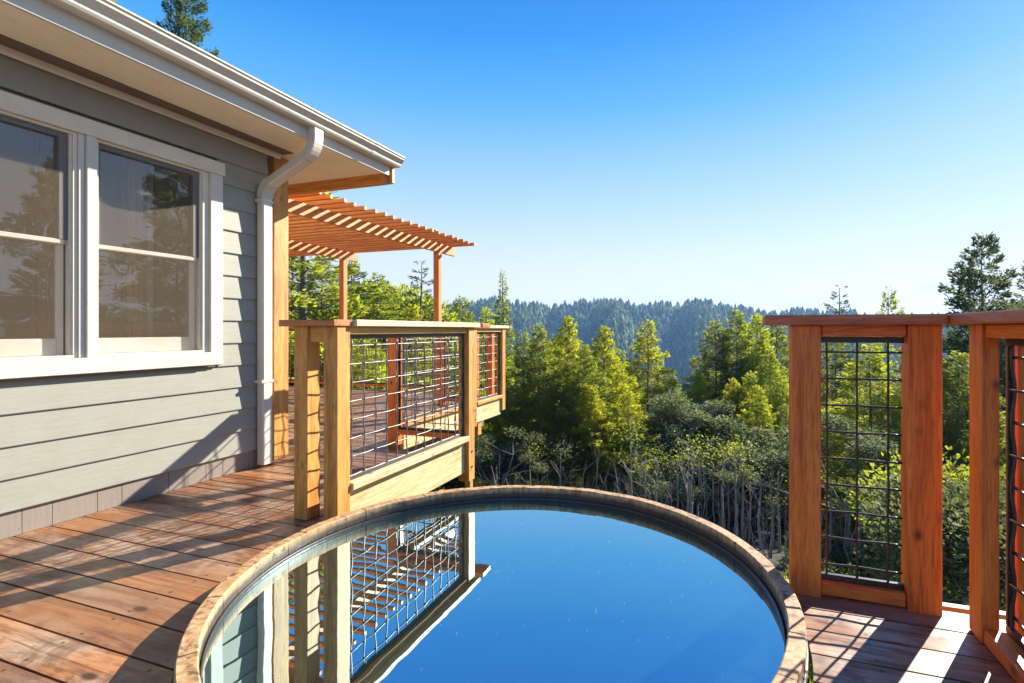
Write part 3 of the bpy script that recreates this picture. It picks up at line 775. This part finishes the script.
# ------------------------------------------------------------------ vegetation
def quads_mesh(name, V, mat, nper=4):
    """V: (n,nper,3) separate leaf faces"""
    n = V.shape[0]; me = bpy.data.meshes.new(name)
    me.vertices.add(n*nper); me.vertices.foreach_set('co', V.reshape(-1).astype(np.float32))
    me.loops.add(n*nper); me.loops.foreach_set('vertex_index', np.arange(n*nper, dtype=np.int32))
    me.polygons.add(n); me.polygons.foreach_set('loop_start', np.arange(0, n*nper, nper, dtype=np.int32))
    me.polygons.foreach_set('loop_total', np.full(n, nper, dtype=np.int32))
    me.update(calc_edges=True); me.materials.append(mat); return me
def unit(v): return v/(np.linalg.norm(v, axis=-1, keepdims=True)+1e-9)
def leaves(rng, P, D, size, aspect=0.4, tilt=0.5):
    """diamond leaves at P, pointing along D"""
    n = len(P); D = unit(D); up = np.array([0, 0, 1.0]) + rng.normal(0, tilt, (n, 3))
    S = unit(np.cross(D, up)); s = (size*rng.uniform(0.6, 1.35, n))[:, None]
    a = P; b = P + D*s*0.55 + S*s*aspect*0.5; c = P + D*s; d = P + D*s*0.45 - S*s*aspect*0.5
    return np.stack([a, b, c, d], 1)
def conifer(seed, h, rad, base, leaf, dens, bark, mat, droop=0.15, shape=1.0, nb=90, dead=0, lean=0.0, gap=0.0, trunk_r=None, name='conifer'):
    rng = np.random.default_rng(seed); tr = trunk_r or h*0.012
    tb = MB(); n = 10
    lx = lambda z: lean*(z/h)**2*h
    tb.tube([(lx(h*k/n)+0.02*math.sin(k*1.7+seed), 0.02*math.cos(k*1.3), h*k/n*0.985) for k in range(n+1)], [tr*(1-0.93*k/n) for k in range(n+1)], 7)
    allv = []
    for i in range(nb):
        f = (i+rng.uniform(0, 1))/nb
        if rng.uniform() < gap: continue
        z = h*(base + (1-base)*(f**0.9)); u = (z/h-base)/(1-base)
        prof = (1-u)**shape*(0.55+0.45*min(1, u/0.12)) + 0.03
        Lb = rad*prof*rng.uniform(0.6, 1.2); az = i*2.39996+rng.uniform(-.5, .5)
        pitch = 0.55*u - droop + rng.normal(0, 0.10)
        dr = np.array([math.cos(az)*math.cos(pitch), math.sin(az)*math.cos(pitch), math.sin(pitch)])
        p0 = np.array([lx(z), 0, z]); side = np.array([-math.sin(az), math.cos(az), 0])
        if Lb > 0.25: tb.tube([p0, p0+dr*Lb*0.5-np.array([0, 0, .03*Lb]), p0+dr*Lb*0.92-np.array([0, 0, .10*Lb])], [tr*0.20*(1-u)+.006, tr*.12*(1-u)+.005, .003], 3, cap=False)
        m = max(4, int(dens*Lb*(0.5+Lb/rad))); t = rng.uniform(0.12, 1, m)**0.75
        lat = rng.uniform(-1, 1, m); w = Lb*0.34*(1.08-t)**0.8+0.04
        P = p0 + dr*(t*Lb)[:, None] + side*(lat*w)[:, None] + np.array([0, 0, 1.0])*(-0.10*Lb*t*t + rng.normal(0, 0.03+0.045*Lb, m) - 0.06*np.abs(lat)*Lb)[:, None]
        D = dr + side*(np.sign(lat)*rng.uniform(0.3, 1.2, m))[:, None] + rng.normal(0, 0.25, (m, 3))*1.5
        allv.append(leaves(rng, P, D, leaf, 0.36, 0.9))
    for i in range(dead):
        z = h*rng.uniform(0.04, max(base, 0.3)); az = rng.uniform(0, 2*PI); Lb = rad*rng.uniform(0.25, 0.75); p = rng.uniform(-0.1, 0.7)
        p0 = np.array([lx(z), 0, z]); dr = np.array([math.cos(az)*math.cos(p), math.sin(az)*math.cos(p), math.sin(p)])
        e = p0+dr*Lb+rng.normal(0, .06, 3)
        tb.tube([p0, p0+dr*Lb*.5+rng.normal(0, .04, 3), e], [.014, .009, .004], 3, cap=False)
        for q in range(2):
            b0 = p0+dr*Lb*rng.uniform(.4, .9); tb.tube([b0, b0+unit(dr+rng.normal(0, .5, 3))*Lb*.35], [.006, .003], 3, cap=False)
    V = np.concatenate(allv)
    return proto(name, tb, quads_mesh(name+'_crown', V, M[mat]), bark, h)
PROTO = {}
def proto(name, tb, crown, bark, h):
    me = bpy.data.meshes.new(name+'_trunk'); me.from_pydata(tb.v, [], tb.f); me.materials.append(M[bark])
    for p in me.polygons: p.use_smooth = True
    return (me, crown, h)
def broadleaf(seed, h, crown_r, fork, leaf, nleaf, bark, mat, stems=1, name='broadleaf', spread=1.0, flat=0.8, tr=0.012):
    rng = np.random.default_rng(seed); tb = MB(); tips = []
    def grow(p, d, ln, r, depth):
        mid = p + d*ln*0.5 + rng.normal(0, ln*0.05, 3); e = p + d*ln + rng.normal(0, ln*0.06, 3)
        tb.tube([p, mid, e], [r, r*0.85, r*0.65], 5 if depth < 2 else 3, cap=False)
        if depth >= 2 or ln < h*0.06: tips.append(e); return
        for k in range(rng.integers(2, 4)):
            nd = unit(d*0.9 + rng.normal(0, 0.55*spread, 3) + np.array([0, 0, 0.25])); grow(e, nd, ln*rng.uniform(0.5, 0.8), r*0.6, depth+1)
    for s_ in range(stems):
        az = rng.uniform(0, 2*PI); sp = 0.0 if stems == 1 else rng.uniform(0.05, 0.22)
        d = unit(np.array([math.cos(az)*sp, math.sin(az)*sp, 1.0]))
        p = np.array([math.cos(az)*0.12*(stems > 1), math.sin(az)*0.12*(stems > 1), 0.0])
        hh = h*fork*rng.uniform(0.85, 1.15)
        grow(p, d, hh, h*tr*(1 if stems == 1 else .7), 0)
    T = np.array(tips); T = T[T[:, 2] > h*fork*0.7]
    zmax = T[:, 2].max(); 
    per = max(10, nleaf//len(T)); allv = []
    for t in T:
        c = rng.normal(0, 1, (per, 3)); c = unit(c)*(rng.uniform(0, 1, (per, 1))**0.45)*crown_r*rng.uniform(.18, .33)*np.array([1, 1, flat])
        P = t + c; D = unit(c+rng.normal(0, .05, (per, 3)))+rng.normal(0, .5, (per, 3))
        allv.append(leaves(rng, P, D, leaf, 0.6, 0.9))
    V = np.concatenate(allv); hm = V[..., 2].max()
    return proto(name, tb, quads_mesh(name+'_crown', V, M[mat]), bark, hm)
PROTO['fir_bright'] = [conifer(11, 11, 3.0, 0.16, 0.140, 224, 'bark_red', 'leaf_bright', 0.10, 0.75, 170, 26, name='fir'),
                       conifer(12, 11, 2.8, 0.12, 0.134, 224, 'bark_red', 'leaf_bright', 0.05, 0.9, 150, 20, name='fir'),
                       conifer(13, 11, 3.2, 0.06, 0.146, 210, 'bark_grey', 'leaf_bright', 0.12, 0.8, 160, 6, name='fir')]
PROTO['fir_mid'] = [conifer(21, 12, 3.3, 0.18, 0.146, 204, 'bark_red', 'leaf_mid', 0.12, 0.8, 150, 26, name='fir'),
                    conifer(22, 12, 3.6, 0.10, 0.146, 204, 'bark_grey', 'leaf_mid', 0.18, 0.85, 150, 8, name='fir')]
PROTO['fir_feather'] = [conifer(24, 12, 2.7, 0.34, 0.14, 190, 'bark_red', 'leaf_mid', -0.12, 0.8, 130, 60, trunk_r=0.10, name='fir'), conifer(25, 12, 2.4, 0.38, 0.14, 200, 'bark_red', 'leaf_bright', -0.15, 0.85, 130, 55, trunk_r=0.10, name='fir')]
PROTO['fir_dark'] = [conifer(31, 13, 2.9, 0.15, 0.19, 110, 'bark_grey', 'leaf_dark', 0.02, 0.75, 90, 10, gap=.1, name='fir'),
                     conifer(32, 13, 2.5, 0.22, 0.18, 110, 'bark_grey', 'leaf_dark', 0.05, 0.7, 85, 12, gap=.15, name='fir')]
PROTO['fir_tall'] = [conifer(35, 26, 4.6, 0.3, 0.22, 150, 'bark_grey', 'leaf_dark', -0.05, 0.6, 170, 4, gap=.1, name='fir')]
PROTO['pine_sparse'] = [conifer(41, 12, 1.8, 0.30, 0.20, 90, 'bark_grey', 'leaf_mid', -0.15, 0.55, 60, 20, gap=.15, name='pine'),
                        conifer(42, 12, 1.2, 0.40, 0.17, 75, 'bark_grey', 'leaf_dark', -0.10, 0.6, 46, 10, gap=.2, name='pine')]
PROTO['pine_slim'] = [conifer(45, 13, 1.75, 0.20, 0.146, 183, 'bark_grey', 'leaf_mid', -0.05, 1.25, 140, 20, name='pine')]
PROTO['pine_wide'] = [conifer(51, 14, 3.3, 0.20, 0.19, 150, 'bark_red', 'leaf_dark', 0.0, 0.55, 130, 10, gap=.12, name='pine')]
PROTO['oak_blue'] = [broadleaf(61, 6, 3.0, 0.48, 0.16, 11000, 'bark_pale', 'leaf_blue', 3, name='oak'), broadleaf(62, 6, 3.0, 0.50, 0.16, 11000, 'bark_pale', 'leaf_blue', 2, name='oak')]
PROTO['madrone'] = [broadleaf(71, 7, 2.7, 0.56, 0.15, 7000, 'bark_pale', 'leaf_grey', 2, name='madrone'), broadleaf(72, 7, 2.5, 0.62, 0.14, 5000, 'bark_pale', 'leaf_grey', 3, name='madrone')]
PROTO['oak_green'] = [broadleaf(81, 6, 3.0, 0.30, 0.10, 24000, 'bark_grey', 'leaf_bright', 1, name='oak'), broadleaf(82, 6, 2.8, 0.28, 0.10, 24000, 'bark_grey', 'leaf_mid', 2, name='oak')]
PROTO['shrub'] = [broadleaf(91, 2.2, 1.3, 0.25, 0.05, 13000, 'bark_pale', 'leaf_grey', 4, name='shrub'), broadleaf(92, 2.2, 1.4, 0.22, 0.05, 14000, 'bark_grey', 'leaf_mid', 4, name='shrub')]
def plant(kind, var, col, depth, top, label, cat='tree', group=None, wide=1.0, sink=0.3, rot=None, name=None, scale=None):
    x, y = spot(col, depth); z0 = float(ground_z(x, y)) - sink
    tm, cm, h = PROTO[kind][var]
    ztop = EYE + depth*(330-top)/510
    s = (ztop-z0)/h
    nm = name or {'fir': 'fir_tree', 'pin': 'pine_tree', 'oak': 'oak_tree', 'mad': 'madrone_tree', 'shr': 'shrub'}[kind[:3]]
    e = thing(nm, (x, y, z0), label, cat, group)
    w = s**0.6*wide; w = min(max(w, 0.55*s), 1.6*s)
    e.scale = (w, w, s); e.rotation_euler = (0, 0, rot if rot is not None else (col*0.37+depth) % 6.28)
    for nm2, me in (('trunk', tm), ('crown', cm)):
        o = bpy.data.objects.new(nm2, me); COL.objects.link(o); o.parent = e
    return e
# --- trees behind the house and beyond the pergola
plant('fir_tall', 0, 186, 24, -45, 'tall fir whose top rises against the sky behind the house roof', wide=0.55, sink=1)
plant('fir_bright', 2, 104, 26, -14, 'treetop just clearing the gutter near the top left corner', sink=1)
plant('pine_sparse', 0, 303, 13, 120, 'tall pine with a thick dark trunk between the house corner and left pergola post', wide=1.3)
plant('fir_mid', 0, 322, 19, 258, 'dense green tree just right of the thick dark pine trunk', wide=1.2)
plant('fir_mid', 1, 292, 22, 255, 'green tree filling the gap beside the house corner post', wide=1.5)
plant('fir_dark', 0, 352, 23, 256, 'green tree right behind the left pergola post', wide=1.2)
plant('fir_mid', 1, 378, 21, 274, 'broad yellow-green tree between the two pergola posts, left of the loose pine', wide=1.3)
plant('oak_green', 1, 400, 26, 281, 'yellow-green tree in the middle of the pergola opening', wide=1.2)
plant('pine_sparse', 1, 421, 20, 260, 'loose open pine rising just left of the right pergola post', wide=1.4)
plant('fir_bright', 2, 412, 17, 306, 'low bright tree beneath the loose open pine', wide=1.6)
plant('pine_sparse', 1, 446, 36, 300, 'small sparse pine just right of the right pergola post')
plant('fir_mid', 0, 462, 34, 297, 'small pointed pine above the sunlit railing cap, second right of the pergola post', wide=1.2)
plant('fir_bright', 0, 450, 28, 314, 'short yellow-green tree poking above the sunlit railing cap', wide=1.3)
plant('fir_bright', 1, 486, 32, 308, 'yellow-green tree directly left of the tall slim pine', wide=1.3)
plant('fir_mid', 0, 340, 12, 330, 'green tree close behind the deck seen through the railing wires', wide=1.2)
plant('oak_green', 0, 300, 12.5, 325, 'leafy tree close behind the back railing at far left', wide=1.4)
plant('oak_green', 1, 375, 14.5, 335, 'leafy tree close behind the back railing between the pergola posts', wide=0.8)
# --- the row in the valley ahead
plant('pine_slim', 0, 503, 22, 271, 'tall slim pine with a narrow pointed top against the sky, right of the railings', wide=1.15)
plant('fir_feather', 0, 540, 19, 326, 'green fir with a reddish bare lower trunk and dead twigs beside the slim pine', wide=1.05)
plant('fir_mid', 1, 524, 25, 333, 'green fir half hidden behind the slim pine')
plant('fir_feather', 1, 568, 21, 316, 'bright pointed fir, sharpest top in the middle row', wide=1.1)
plant('fir_feather', 0, 585, 18, 345, 'fir with two-toned crown in front of the sharp bright fir', wide=0.95)
plant('fir_feather', 1, 604, 20, 326, 'bright yellow-green fir right of the sharp pointed fir', wide=1.15)
plant('fir_bright', 2, 628, 18, 392, 'low yellow-green fir leaning over the tub rim')
plant('fir_bright', 2, 648, 24, 321, 'broad golden-green fir standing alone before the blue hillside', wide=1.0)
plant('fir_mid', 0, 716, 26, 320, 'dark green fir with layered boughs right of the blue gap', wide=1.0)
plant('fir_feather', 0, 737, 26, 311, 'tall green tree with bare forked trunk, left of a pair', wide=1.1)
plant('fir_feather', 1, 757, 25, 314, 'tall loose yellow-green tree between two darker ones', wide=1.1)
plant('fir_mid', 0, 777, 28, 318, 'tall green tree just left of the right-hand railing post', wide=1.0)
plant('fir_bright', 2, 752, 22, 372, 'rounded yellow-green tree below the tall loose group', wide=1.2)
plant('fir_bright', 1, 783, 20, 380, 'yellow-green tree brushing the right-hand railing post', wide=1.1)
plant('oak_blue', 0, 655, 19, 402, 'round blue-green oak with pale stems below the golden fir', wide=1.25)
plant('oak_blue', 1, 635, 22, 410, 'blue-green oak tucked behind the low yellow-green fir')
plant('madrone', 0, 703, 18, 392, 'grey-leaved tree with a straight pale trunk at mid-slope', wide=1.3)
plant('fir_feather', 1, 733, 21, 378, 'yellow-green fir standing right of the grey-leaved tree', wide=1.0)
plant('oak_blue', 1, 680, 24, 412, 'small blue-green oak in the shade between paler crowns')
plant('fir_feather', 0, 785, 17, 405, 'dark feathery fir with a bare lower trunk touching the right-hand railing post', wide=1.0)
plant('fir_feather', 1, 757, 18, 385, 'yellow-green fir with a thin straight trunk in front of the rounded tree')
plant('fir_feather', 1, 590, 17, 385, 'bright low fir with reddish bare trunk just beyond the tub rim', wide=1.1)
plant('fir_feather', 0, 556, 17, 380, 'short green fir with bare reddish trunk and dead twigs beyond the tub rim', wide=1.1)
plant('madrone', 1, 500, 15, 425, 'grey scrubby sapling under the end of the railing')
plant('oak_blue', 0, 484, 17, 430, 'dark shaded bush tree under the end of the railing', wide=1.2)
plant('fir_feather', 0, 556, 24, 338, 'green fir squeezed behind the reddish-trunked fir, its crown merging with neighbours', wide=1.1)
plant('fir_mid', 1, 622, 27, 352, 'green fir filling in behind the bright firs, left of the golden fir')
plant('fir_mid', 1, 672, 27, 372, 'low green fir at the foot of the golden fir, right side')
plant('fir_feather', 1, 700, 23, 372, 'yellow-green fir beneath the dark layered fir')
plant('fir_feather', 0, 770, 21, 350, 'feathery fir close left of the right-hand railing post, below the tall ones')
# --- right side
plant('pine_sparse', 1, 840, 30, 284, 'thin treetop with a bare dead spike above the right railing cap', wide=1.3)
plant('fir_mid', 1, 836, 24, 335, 'green fir seen through the left side of the black wire panel', wide=1.1)
plant('fir_bright', 2, 870, 19, 345, 'bright fir seen through the right side of the black wire panel', wide=1.3)
plant('pine_sparse', 0, 888, 27, 288, 'small pine top above the right end of the wire panel', wide=0.9)
plant('fir_dark', 1, 930, 20, 322, 'fir in the gap between the right-hand posts', wide=1.3)
plant('pine_wide', 0, 982, 20, 238, 'large spreading pine at the right, tallest above the railing cap', wide=0.85)
plant('fir_dark', 0, 1030, 23, 262, 'dark tree at the right frame edge behind the spreading pine')
plant('fir_mid', 0, 958, 14, 352, 'green tree beneath the spreading pine', wide=1.1)
plant('madrone', 0, 850, 12, 420, 'grey scrubby tree low behind the wire panel', wide=1.3)
plant('fir_mid', 1, 905, 13, 400, 'fir low behind the wide right-hand post', wide=1.1)
plant('shrub', 0, 952, 6.2, 478, 'leafy grey-green shrub in the gap between the right-hand posts', 'shrub', wide=1.2)
plant('shrub', 1, 965, 8.5, 440, 'taller shrub behind the leafy one in the post gap', 'shrub', wide=1.3)
plant('shrub', 0, 1015, 7.0, 470, 'shrub behind the wires at the right frame edge', 'shrub', wide=1.2)
# --- trees beyond the right frame edge, mirrored in the window panes
for (x, y, zt, k, lb) in ((9.5, 8.0, 5.6, 'fir_dark', 'dark fir outside the frame to the right, mirrored in the window'), (11.0, 12.2, 7.0, 'fir_mid', 'rounder fir outside the frame to the right, mirrored in the window'), (13.0, 9.8, 6.2, 'fir_dark', 'farther fir outside the frame to the right, mirrored in the window')):
    z0 = float(ground_z(x, y)); tm, cm, h = PROTO[k][0]; sc_ = (zt-z0)/h
    e = thing('fir_tree', (x, y, z0), lb, 'tree'); e.scale = (sc_, sc_, sc_)
    for nm2, me in (('trunk', tm), ('crown', cm)):
        o = bpy.data.objects.new(nm2, me); COL.objects.link(o); o.parent = e
# --- pale bare stems in the shade of the slope
def bare_stem(seed):
    rng = np.random.default_rng(seed); tb = MB(); h = 5.5; pts = [np.zeros(3)]
    for k in range(6): pts.append(pts[-1]+np.array([rng.normal(0, .03), rng.normal(0, .03), h/6]))
    tb.tube(pts, [0.062*(1-k/7.5) for k in range(7)], 6)
    for k in range(6):
        i = rng.integers(3, 6); az = rng.uniform(0, 2*PI); p = pts[i]+(pts[i+1]-pts[i])*rng.uniform(0, 1)
        d = unit(np.array([math.cos(az), math.sin(az), rng.uniform(1.2, 2.6)])); ln = rng.uniform(.5, 1.3)
        m = p+d*ln*.5+rng.normal(0, .06, 3); e = p+d*ln+rng.normal(0, .1, 3); tb.tube([p, m, e], [.02, .013, .005], 4, cap=False)
        for q in range(2):
            d2 = unit(d+rng.normal(0, .5, 3)); tb.tube([m, m+d2*ln*.5], [.009, .004], 3, cap=False)
    P = np.array([pts[-1]+rng.normal(0, .35, 3) for _ in range(220)]); 
    V = leaves(rng, P, rng.normal(0, 1, (220, 3)), 0.10, 0.6, 0.9)
    return proto('sapling', tb, quads_mesh('sapling_crown', V, M['leaf_mid' if seed != 2 else 'leaf_grey']), 'bark_pale', h)
PROTO['sapling'] = [bare_stem(i) for i in (1, 2, 3)]
stems = [(632, 13.5, 415), (645, 12, 400), (694, 12, 395), (735, 11.5, 400), (770, 11.5, 410), (658, 13, 415), (677, 14, 420), (690, 13, 410), (725, 13, 420), (742, 13.5, 420), (761, 12.5, 420), (779, 12.5, 440), (531, 14, 430), (560, 15, 430), (640, 15.5, 415), (646, 17, 420), (652, 14.5, 425), (664, 16, 430), (672, 18, 430), (683, 15, 440), (698, 14.5, 420), (706, 16, 425), (713, 15, 440), (719, 17, 420), (729, 15, 430), (737, 16.5, 440), (748, 14, 450), (755, 17, 430), (768, 15, 440), (774, 13.5, 450), (786, 14.5, 440), (612, 17, 440), (520, 15, 440), (830, 12, 440), (862, 12, 430), (885, 13, 440)]
for i, (c, d, tp) in enumerate(stems):
    plant('sapling', i % 3, c, d, tp + 18 + (i*37) % 40, 'slender pale-stemmed sapling in the dark understory of the slope', 'sapling', 'pale bare saplings on the shaded slope', name='sapling', wide=1.1)

# --- understory brush (uncountable)
def brush():
    rng = np.random.default_rng(5); allv = []; tb = MB()
    for i in range(520):
        c = rng.uniform(270, 1080); d = 7.5 + 30*rng.uniform()**1.3
        if c < 470: d = max(d, 12)
        if 470 < c < 800: d = max(d, 17 + 6*rng.uniform())
        x, y = spot(c, d); z = float(ground_z(x, y)); r = rng.uniform(0.25, 0.62)*(0.55+d*0.03)
        m = 260; q = unit(rng.normal(0, 1, (m, 3)))*(rng.uniform(0, 1, (m, 1))**0.4)*r; q[:, 2] = np.abs(q[:, 2])*1.2
        allv.append(leaves(rng, np.array([x, y, z])+q, q+rng.normal(0, .4, (m, 3)), 0.07+0.0035*d, 0.55, 0.9))
    me = quads_mesh('brush', np.concatenate(allv), M['leaf_grey']); o = bpy.data.objects.new('brush', me); COL.objects.link(o)
    tag(o, 'low grey-green brush and undergrowth covering the shaded slope', 'brush', kind='stuff')
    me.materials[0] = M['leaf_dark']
    for i in range(420):
        c = rng.uniform(460, 1060); d = rng.uniform(9, 26); x, y = spot(c, d); z = float(ground_z(x, y))
        p = np.array([x, y, z]); dd = unit(np.array([rng.normal(0, .22), rng.normal(0, .22), 1])); ln = rng.uniform(.5, 2.0)
        e = p+dd*ln; tb.tube([p, p+dd*ln*.5+rng.normal(0, .08, 3), e], [.014, .010, .004], 3, cap=False)
        for k in range(3):
            s0 = p+dd*ln*rng.uniform(.4, .95); tb.tube([s0, s0+unit(dd+rng.normal(0, .7, 3))*ln*.35], [.007, .003], 3, cap=False)
    me = bpy.data.meshes.new('dead_twigs'); me.from_pydata(tb.v, [], tb.f); me.materials.append(M['bark_pale'])
    o = bpy.data.objects.new('dead_twigs', me); COL.objects.link(o); tag(o, 'tangle of dead grey twigs and dry stems on the slope below the deck', 'twigs', kind='stuff')
    # grass below the right-hand side
    m = 9000; c = rng.uniform(600, 1000, m); d = rng.uniform(3.5, 9, m); r = (c-552)/510
    x = d*(-SY+r*CY); y = d*(CY+r*SY); P = np.stack([x, y, ground_z(x, y)], 1)
    V = leaves(rng, P, np.array([0, 0, 1.0])+rng.normal(0, .45, (m, 3)), 0.16, 0.10, 0.5)
    me = quads_mesh('grass', V, M['leaf_bright']); o = bpy.data.objects.new('grass', me); COL.objects.link(o)
    tag(o, 'tufts of yellow-green grass on the bank below the deck', 'grass', kind='stuff')
brush()
def debris():
    rng = np.random.default_rng(3); m = 150
    a = rng.uniform(0, 2*PI, m); r = 0.93*np.sqrt(rng.uniform(0, 1, m)); P = np.stack([TX+r*np.cos(a), TY+r*np.sin(a), np.full(m, 0.0365)], 1)
    V = leaves(rng, P, np.stack([np.cos(a*7), np.sin(a*7), 0*a], 1), 0.0042, 0.6, 0.02)
    o = bpy.data.objects.new('floating_debris', quads_mesh('floating_debris', V, M['pale_x'])); COL.objects.link(o)
    tag(o, 'tiny pale flecks of pollen and needles floating on the tub water', 'debris', kind='stuff')
debris()
lg = MB(); x, y = spot(772, 6.4); x2, y2 = spot(805, 5.6)
lg.tube([(x, y, float(ground_z(x, y))+.12), ((x+x2)/2, (y+y2)/2, float(ground_z(x, y))+.15), (x2, y2, float(ground_z(x2, y2))+.12)], [.10, .115, .12], 10)
o = lg.build('log', M['bark_pale'], smooth=True); tag(o, 'grey fallen log on the grassy bank beside the right-hand railing', 'log')

# --- far wood
def far_forest():
    rng = np.random.default_rng(9); TV = []
    def cone_tree(x, y, z, h, r, tiers, seg):
        V = []
        for t in range(tiers):
            zb = z + h*(0.10+0.80*t/tiers); zt = z + h*min(1.0, 0.10+0.80*t/tiers+0.42)
            rb = r*(1-t/tiers*0.82)
            for k in range(seg):
                a0 = 2*PI*(k+rng.uniform(-.3, .3))/seg; a1 = a0+2*PI/seg*rng.uniform(0.7, 1.1); j = rng.uniform(.65, 1.25)
                V.append(((x, y, zt), (x+rb*j*math.cos(a0), y+rb*j*math.sin(a0), zb+rng.uniform(-.05, .05)*h), (x+rb*.55*math.cos((a0+a1)/2), y+rb*.55*math.sin((a0+a1)/2), zb+h*.05), (x+rb*j*math.cos(a1), y+rb*j*math.sin(a1), zb+rng.uniform(-.05, .05)*h)))
        return V
    # sectors: camera axis +/- 50 degrees
    cnt = 0
    for d0, d1, n, h0, h1, ti, sg in ((60, 130, 330, 9, 15, 6, 7), (130, 300, 1300, 10, 18, 5, 7), (300, 480, 1500, 9, 18, 5, 8), (480, 600, 1800, 8, 17, 4, 8), (600, 740, 3000, 7, 17, 4, 8)):
        for i in range(n):
            d = math.sqrt(rng.uniform(d0*d0, d1*d1)); a = math.radians(rng.uniform(-40, 46)-19.24)
            x = d*math.sin(a); y = d*math.cos(a); h = rng.uniform(h0, h1); z = float(ground_z(x, y))
            if d < 130:
                top = z+h; lim = EYE - d*0.10
                if top > lim: h = max(4.0, lim - z)
            TV += cone_tree(x, y, z-1, h, h*rng.uniform(.28, .42), ti, sg)
    V = np.array(TV, float)
    me = quads_mesh('far_forest', V, M['far']); o = bpy.data.objects.new('far_forest', me); COL.objects.link(o)
    tag(o, 'blue-hazed conifer forest covering the valley and the far ridge', 'forest', kind='stuff')
far_forest()

# ------------------------------------------------------------------ haze
def haze():
    mb = MB(); mb.box(-1600, 1600, -1600, 1600, -110, 90); 
    m, nt = new_mat('haze_air'); p = N(nt, 'ShaderNodeVolumePrincipled')
    p.inputs['Color'].default_value = (0.28, 0.54, 1.0, 1); p.inputs['Density'].default_value = 0.00032
    p.inputs['Anisotropy'].default_value = 0.2
    o = N(nt, 'ShaderNodeOutputMaterial'); L(nt, p.outputs[0], o.inputs['Volume'])
    b = mb.build('haze', m); tag(b, 'blue haze hanging in the valley air', 'haze', kind='stuff')
haze()

# ------------------------------------------------------------------ light
EXPO = 1.5
AZ = math.radians(29.3); EL = math.radians(27.5)
world = bpy.data.worlds.new('World'); scene.world = world; world.use_nodes = True
nt = world.node_tree; nt.nodes.clear()
sky = N(nt, 'ShaderNodeTexSky', sky_type='NISHITA'); sky.sun_disc = False
sky.sun_elevation = EL; sky.sun_rotation = AZ; sky.altitude = 600; sky.air_density = 1.0; sky.dust_density = 0.6; sky.ozone_density = 2.0
tc = N(nt, 'ShaderNodeTexCoord'); mp = N(nt, 'ShaderNodeMapping'); mp.inputs['Scale'].default_value = (2.2, 2.2, 26)
L(nt, tc.outputs['Generated'], mp.inputs['Vector'])
cl = noise(nt, mp.outputs[0], 2.6, 5, 0.55, 0.3)
sp = N(nt, 'ShaderNodeSeparateXYZ'); L(nt, tc.outputs['Generated'], sp.inputs[0])
low = ramp(nt, sp.outputs[2], [(0.03, 0), (0.05, 1), (0.12, 1), (0.17, 0)])
cm = mathn(nt, 'MULTIPLY', ramp(nt, cl, [(0.56, 0), (0.66, 0.75)]), low)
G = 1/(0.12*2**EXPO)
def gs(c): return tuple(v*G for v in c)
grad = ramp(nt, sp.outputs[2], [(0.0, (1.05,1.0,.99)), (0.07, (.96,.95,.98)), (0.14, (.78,.88,.98)), (0.25, (.46,.72,.99)), (0.40, (.10,.47,.97)), (0.50, (.018,.31,.90)), (0.62, (.003,.18,.76)), (0.85, (.003,.11,.6))])
gg = mixc(nt, 1.0, grad, (G, G, G), 'MULTIPLY')
skyb = mixc(nt, 0.06, gg, sky.outputs[0])
skyc = mixc(nt, cm, skyb, gs((0.93, 0.95, 0.98)))
bg = N(nt, 'ShaderNodeBackground'); bg.inputs['Strength'].default_value = 0.12; L(nt, skyc, bg.inputs['Color'])
wo = N(nt, 'ShaderNodeOutputWorld'); L(nt, bg.outputs[0], wo.inputs[0])
sl = bpy.data.lights.new('sun', 'SUN'); so = bpy.data.objects.new('sun', sl); COL.objects.link(so)
sl.energy = 4.8; sl.angle = math.radians(0.53); sl.color = (1.0, 0.93, 0.80)
so.rotation_euler = (PI/2 - EL, 0, PI - AZ)
so.location = (20, 30, 25)

vs = scene.view_settings; vs.view_transform = 'Standard'; vs.look = 'None'; vs.exposure = EXPO; vs.gamma = 1.0; vs.use_curve_mapping = False
scene.render.engine = 'CYCLES'
scene.cycles.max_bounces = 8; scene.cycles.transparent_max_bounces = 12; scene.cycles.volume_bounces = 0
